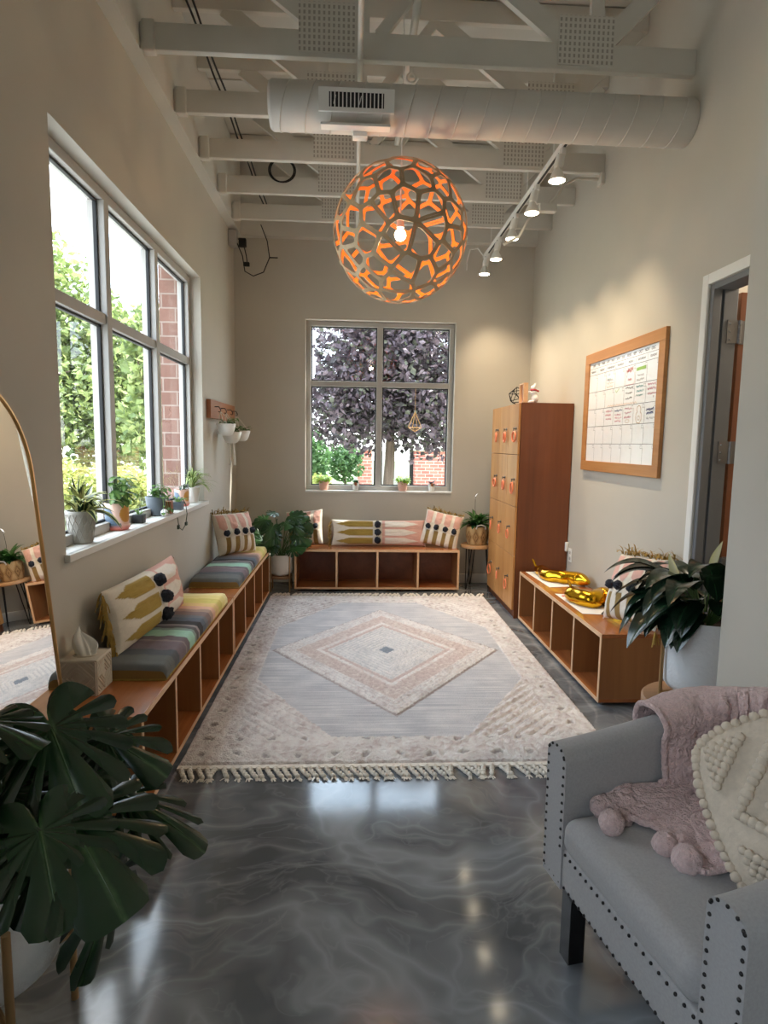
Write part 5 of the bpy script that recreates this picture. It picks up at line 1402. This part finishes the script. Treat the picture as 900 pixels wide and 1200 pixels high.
# 4 trailing plant
t = sillpot('trailing_plant', 'pale green trailing plant in a slate grey pot at the middle of the sill', 4.05); pot(t, (SX, 4.05), SZ, .125, .045, .066, 'slate_pot')
leafy_stems(t, (SX, 4.05), SZ+.125, 14, .07, .10, .055, .034, 'mid_green', 71, clip=-1.33)
v_ = MB(); rnd = random.Random(8)
for k in range(4):
    y0 = 3.98+.04*k; pts = [(SX+.05, y0, SZ+.13), (SX+.075, y0-.02, SZ+.12), (SX+.078, y0-.02+.01*k, SZ+.07-.01*k), (SX+.077, y0-.03, SZ+.03)]
    v_.tube(pts, .0018, 5)
    for p in pts[1:]: v_.blade(p, (.3, rnd.uniform(-1, 1), rnd.uniform(-.4, .4)), .035, .026, .6, 5, .2, 'oval')
v_.build('trailing_vine', 'mid_green', t, angle=180)
cb = tag(MB().box(-1.268, -1.222, 4.145, 4.2, SZ, SZ+.085, bev=.003).build('copper_cup', 'copper_pot'), 'small copper square cup beside the slate pot on the sill', 'cup')
tag(MB().ball((-1.222, 4.0, SZ+.024), .024, 16, 12).build('glass_ball', 'white_glaze'), 'small pale round bauble on the sill edge by the copper cup', 'ornament')
# 5 small black planter with a dangling wire
t = sillpot('hanging_vine_pot', 'small dark pot whose thin vine dangles over the sill edge', 4.41, x=-1.25)
MB().prism([(-1.282, 4.38), (-1.218, 4.38), (-1.218, 4.445), (-1.282, 4.445)], SZ, SZ+.055).build('pot', 'slate_pot', t, smooth=False)
v_ = MB().tube([(-1.24, 4.41, SZ+.05), (-1.22, 4.4, SZ+.09), (-1.19, 4.39, SZ+.04), (-1.185, 4.4, SZ-.03), (-1.187, 4.37, SZ-.10), (-1.187, 4.28, SZ-.13), (-1.187, 4.2, SZ-.10), (-1.187, 4.17, SZ-.03)], .003, 7)
v_.box(-1.193, -1.18, 4.36, 4.4, SZ-.11, SZ-.085, bev=.004).box(-1.193, -1.18, 4.17, 4.2, SZ-.11, SZ-.08, bev=.004)
v_.build('dangling_vine', 'stem_dark', t)
f_ = MB(); rosette(f_, (-1.25, 4.41), SZ+.05, 9, .09, .02, 1.0, 63, (.5, 2), 'oval', rad=.01, clip=-1.32); f_.build('foliage', 'mid_green', t, angle=180)
# 6
t = sillpot('dark_succulent', 'dark rosette succulent in the smaller pink pot with blue and mustard shapes', 4.66); painted_pot(t, (SX, 4.66), .98)
leafy_stems(t, (SX, 4.66), SZ+.115, 12, .06, .05, .04, .022, 'lily_leaf', 81, clip=-1.33)
# 7
t = sillpot('spider_plant', 'striped spider plant in a white pot at the far end of the sill', 4.925); pot(t, (SX, 4.925), SZ, .125, .055, .07, 'white_ceramic')
f_ = MB(); rosette(f_, (SX, 4.925), SZ+.12, 44, .21, .017, 1.9, 91, (.5, 3), 'strap', clip=-1.33); rosette(f_, (SX+.01, 4.925), SZ+.19, 30, .16, .016, 2.2, 92, (.4, 2.6), 'strap', clip=-1.33); f_.clamp(x0=-1.302, y1=5.07).build('foliage', 'spider_leaf', t, angle=180)

# back window sill
BG = 'small pots on the back window sill'; BZ = .996
def backpot(name, label, x, big, seed):
    t = thing(name, label, 'potted plant', (x, 6.535, BZ), 0, BG); c = (x, 6.535)
    if big:
        pot(t, c, BZ, .095, .042, .055, 'pink_pot'); leafy_stems(t, c, BZ+.09, 16, .06, .08, .06, .036, 'bright_green', seed)
    else:
        pot(t, c, BZ, .078, .028, .038, 'white_ceramic'); f_ = MB(); rosette(f_, c, BZ+.07, 22, .06, .022, .7, seed, (.2, 2.2), 'oval', rad=.008); f_.build('foliage', 'purple_leaf' if seed == 104 else 'dark_green', t, angle=180)
        fc_ = MB().ball((x, 6.535-.036, BZ+.07), .016, 10, 8, sc=(1, .7, 1.2)); fc_.build('ornament', 'copper_pot', t)
backpot('bright_plant', 'bright green plant in a pink pot at the back sill end nearest the window wall', -.31, True, 101)
backpot('little_succulent', 'dark green succulent in a little white pot on the back sill by the centre mullion', .03, False, 102)
backpot('bright_plant', 'bright green plant in a pink pot on the back sill in front of the gate', .535, True, 103)
backpot('little_succulent', 'purplish succulent in a little white pot at the back sill end nearest the locker', .85, False, 104)
hi = MB(); o_ = Vector((.655, 6.53, 1.72)); tp = o_+Vector((0, 0, .12)); ring = [o_+Vector((.075*math.cos(a*PI/2+.3), .03*math.sin(a*PI/2+.3), -.045)) for a in range(4)]
for p in ring: hi.tube([tp, p], .003, 6); hi.tube([p, o_+Vector((0, 0, -.09))], .003, 6)
for a in range(4): hi.tube([ring[a], ring[(a+1) % 4]], .003, 6)
hi.tube([tp, (tp.x, tp.y, 2.09)], .0015, 5); tag(hi.build('hanging_ornament', 'brass'), 'small gold wire ornament hanging in the back window pane', 'ornament')

# stool, basket plant
so = thing('hairpin_stool', 'live-edge wooden stool with black hairpin legs beside the locker', 'stool', (1.295, 6.25, 0))
s_ = MB(); n = 40
prof_ = [(.001, .432), (.15, .432), (.160, .438), (.160, .462), (.155, .468), (.001, .468)]
s_.lathe(prof_, (1.295, 6.25, 0), n, squash=(1, .98)); s_.build('seat', 'live_edge', so, angle=40)
for k in range(3):
    a = k*2.094-2.45; c_, q_ = math.cos(a), math.sin(a); px, py = -q_, c_
    tops = [(1.295+.11*c_+sg*.035*px, 6.25+.11*q_+sg*.035*py, .432) for sg in (-1, 1)]; bt = (1.295+.145*c_, 6.25+.145*q_, .006)
    MB().tube([tops[0], (bt[0]+.006*-px, bt[1]-.006*py, .014), bt, (bt[0]+.006*px, bt[1]+.006*py, .014), tops[1]], .0055, 8).build('leg', 'black_metal', so)
bk = thing('basket_plant', 'dark leafy plant in a woven basket on the hairpin stool', 'plant', (1.305, 6.25, .468))
BA = [rgb(176, 138, 88), rgb(128, 92, 54), rgb(200, 166, 116)]
def wv(a, z, k):
    u = a*6/PI; q = (z-.468)/.2; d_ = abs(((u*.75+.2) % 1)-.5)*2+abs(((q*1.15+.0) % 1)-.5)*2
    s = 1 if math.sin(a*60+math.sin(z*400)) > 0 else .85; c_ = BA[1] if .5 < d_ < .75 or d_ < .22 else (BA[0] if d_ < 1.1 else BA[2]); return (c_[0]*s, c_[1]*s, c_[2]*s, 1)
prf = [(.001, .469), (.095, .469)]+[(.098+.018*math.sin(PI*.9*i/24)+.006*i/24, .47+.185*i/24) for i in range(25)]+[(.112, .66), (.108, .655), (.107, .63)]
MB().lathe(prf, (1.305, 6.25, 0), 120, 0, wv).build('basket', 'basket_weave', bk, angle=60); soil((1.305, 6.25), .107, .63, bk)
h_ = MB().tube([(1.27, 6.135, .64), (1.28, 6.125, .675), (1.32, 6.12, .685), (1.36, 6.13, .672), (1.37, 6.14, .64)], .007, 8); h_.build('handle', 'fringe_cream', bk)
f_ = MB(); rosette(f_, (1.305, 6.25), .64, 30, .24, .07, 1.5, 111, (.5, 2.0), 'lance', .25); rosette(f_, (1.305, 6.25), .68, 16, .2, .06, 1.3, 112, (.6, 2.6), 'lance', .25)
f_.v = [(min(p[0], 1.60), min(p[1], 6.45), p[2]) for p in f_.v]; f_.build('foliage', 'fern_green', bk, angle=180)
MB().tube([(1.29, 6.22, .66), (1.265, 6.2, .85), (1.265, 6.2, .97)], .002, 6).build('pick_wire', 'black_metal', bk)
wf = MB().blade((1.262, 6.2, .96), (.5, 0, 1), .05, .03, .4, 5, .3, 'oval').blade((1.268, 6.2, .94), (-.6, 0, .7), .035, .022, .4, 5, .3, 'oval'); wf.build('white_bird', 'white_glaze', bk, angle=180)

# hook rack with hanging planters
hr = thing('hook_rack', 'wooden hook rack on the window wall beyond the sill', 'hook rack', (XL+.015, 5.72, 1.68))
MB().box(XL+.001, XL+.04, 5.2, 6.22, 1.69, 1.845, bev=.003).build('board', 'rack_wood', hr, smooth=False)
hk = MB()
for y in (5.34, 5.58, 5.86, 6.1): hk.tube([(XL+.04, y, 1.79), (XL+.075, y, 1.79), (XL+.09, y, 1.765), (XL+.085, y, 1.745), (XL+.07, y, 1.75)], .004, 8)
hk.build('hooks', 'black_metal', hr)
HG = 'white planters hanging from the hook rack'
def hang_pot(label, y, z, r, seed, tail):
    x = XL+.125; t = thing('hanging_planter', label, 'planter', (x, y, z), 0, HG)
    MB().lathe([(.001, z), (.03, z), (.055, z+.012), (r*.82, z+.045), (r, z+.10), (r*.98, z+.103), (r*.92, z+.1), (r*.9, z+.085)], (x, y, 0), 32).build('pot', 'white_ceramic', t, angle=50); soil((x, y), r*.9, z+.09, t)
    s_ = MB()
    for a in (0.6, 2.7, 4.7): s_.tube([(x+r*.95*math.cos(a), y+r*.95*math.sin(a), z+.1), (XL+.078, y, 1.752)], .003, 6)
    s_.build('strap', 'fringe_cream', t); leafy_stems(t, (x, y), z+.1, 10, .05, .11, .055, .03, 'mid_green', seed, clip=XL+.02)
    if tail:
        q = MB()
        for k in range(9): q.blade((x+.02*math.cos(k), y+.02*math.sin(k), z+.002), (.1*math.cos(k*2), .1*math.sin(k*2), -1), .2, .008, .1, 5, 0, 'x')
        q.build('tassel', 'fringe_cream', t)
hang_pot('white hanging planter on the hook nearest the window', 5.38, 1.545, .085, 121, False)
hang_pot('white hanging planter with a long macrame tail', 5.62, 1.48, .09, 122, True)
hang_pot('white hanging planter on the hook nearest the corner, with trailing leaves', 6.1, 1.5, .088, 123, False)

# paper sheets and foil balloons on the bench by the calendar
def balloon(name, label, pts, rad, z):
    t = thing(name, label, 'balloon', (pts[0][0], pts[0][1], z)); m_ = MB(); P3 = [Vector(p) for p in pts]; n = 40; q = []; rr = []
    for i in range(n+1):
        s = i/n*(len(P3)-1); j = min(len(P3)-2, int(s)); f = s-j
        p0, p1, p2, p3 = P3[max(0, j-1)], P3[j], P3[j+1], P3[min(len(P3)-1, j+2)]
        p = .5*((2*p1)+(p2-p0)*f+(2*p0-5*p1+4*p2-p3)*f*f+(3*p1-p0-3*p2+p3)*f**3); q.append(p)
        rr.append(rad*(.35+.65*min(1, math.sin(PI*i/n)*2.2))*(1+.03*math.sin(i*1.1)))
    st_ = len(m_.v); m_.tube(q, rr, 20)
    for i in range(st_, len(m_.v)):
        v = Vector(m_.v[i]); d_ = .009*noise.noise(v*19); m_.v[i] = (v.x+d_, v.y+d_, max(z+.003, v.z+.6*d_))
    m_.build('body', 'foil_gold', t, angle=180)
    tb = MB(); b_ = q[0]; tb.blade(b_, (-.5, .5, 1.2), .085, .045, -.3, 6, .3, 'oval').blade(b_+Vector((0, 0, .02)), (-.3, .1, 1), .05, .03, .6, 6, .3, 'oval'); tb.build('tail', 'foil_gold', t, angle=180)
BT = .434
balloon('foil_balloon', 'gold foil balloon lying on the bench nearest the locker', [(1.55, 4.98, BT+.04), (1.575, 4.86, BT+.035), (1.56, 4.70, BT+.04), (1.64, 4.60, BT+.048), (1.75, 4.56, BT+.045), (1.79, 4.44, BT+.04)], .052, BT)
balloon('foil_balloon', 'gold foil balloon lying on the bench nearest the pillow', [(1.56, 4.16, BT+.05), (1.535, 4.03, BT+.045), (1.60, 3.90, BT+.05), (1.70, 3.98, BT+.055), (1.76, 3.88, BT+.05), (1.775, 3.76, BT+.045)], .06, BT)
def sheet(label, poly):
    m_ = MB().prism(poly, BT, BT+.0016); o = m_.build('paper_sheet', 'paper_white', smooth=False); return tag(o, label, 'paper', 'white paper sheets on the bench')
sheet('white paper sheet under the gold balloon nearest the locker', [(1.475, 5.02), (1.80, 5.0), (1.78, 4.50), (1.50, 4.46)])
sheet('white paper sheet under the gold balloon nearest the pillow', [(1.475, 4.26), (1.66, 4.2), (1.72, 3.70), (1.48, 3.74)])
pm = MB()
for (a, b, c_, d_) in ((1.50, 4.2, 1.53, 4.17), (1.51, 4.21, 1.55, 4.19)): pm.box(min(a, c_), max(a, c_), min(b, d_), max(b, d_), BT+.0016, BT+.0022)
pm.build('printed_mark', 'ink_red', bpy.data.objects['paper_sheet.001'], smooth=False)
tag(MB().tube([(1.60, 3.72, BT+.007), (1.66, 3.80, BT+.007)], .005, 10).tube([(1.60, 3.72, BT+.007), (1.594, 3.712, BT+.007)], [.005, .002], 10).build('marker_pen', 'black_pot'), 'dark marker pen on the paper by the pillow', 'pen')
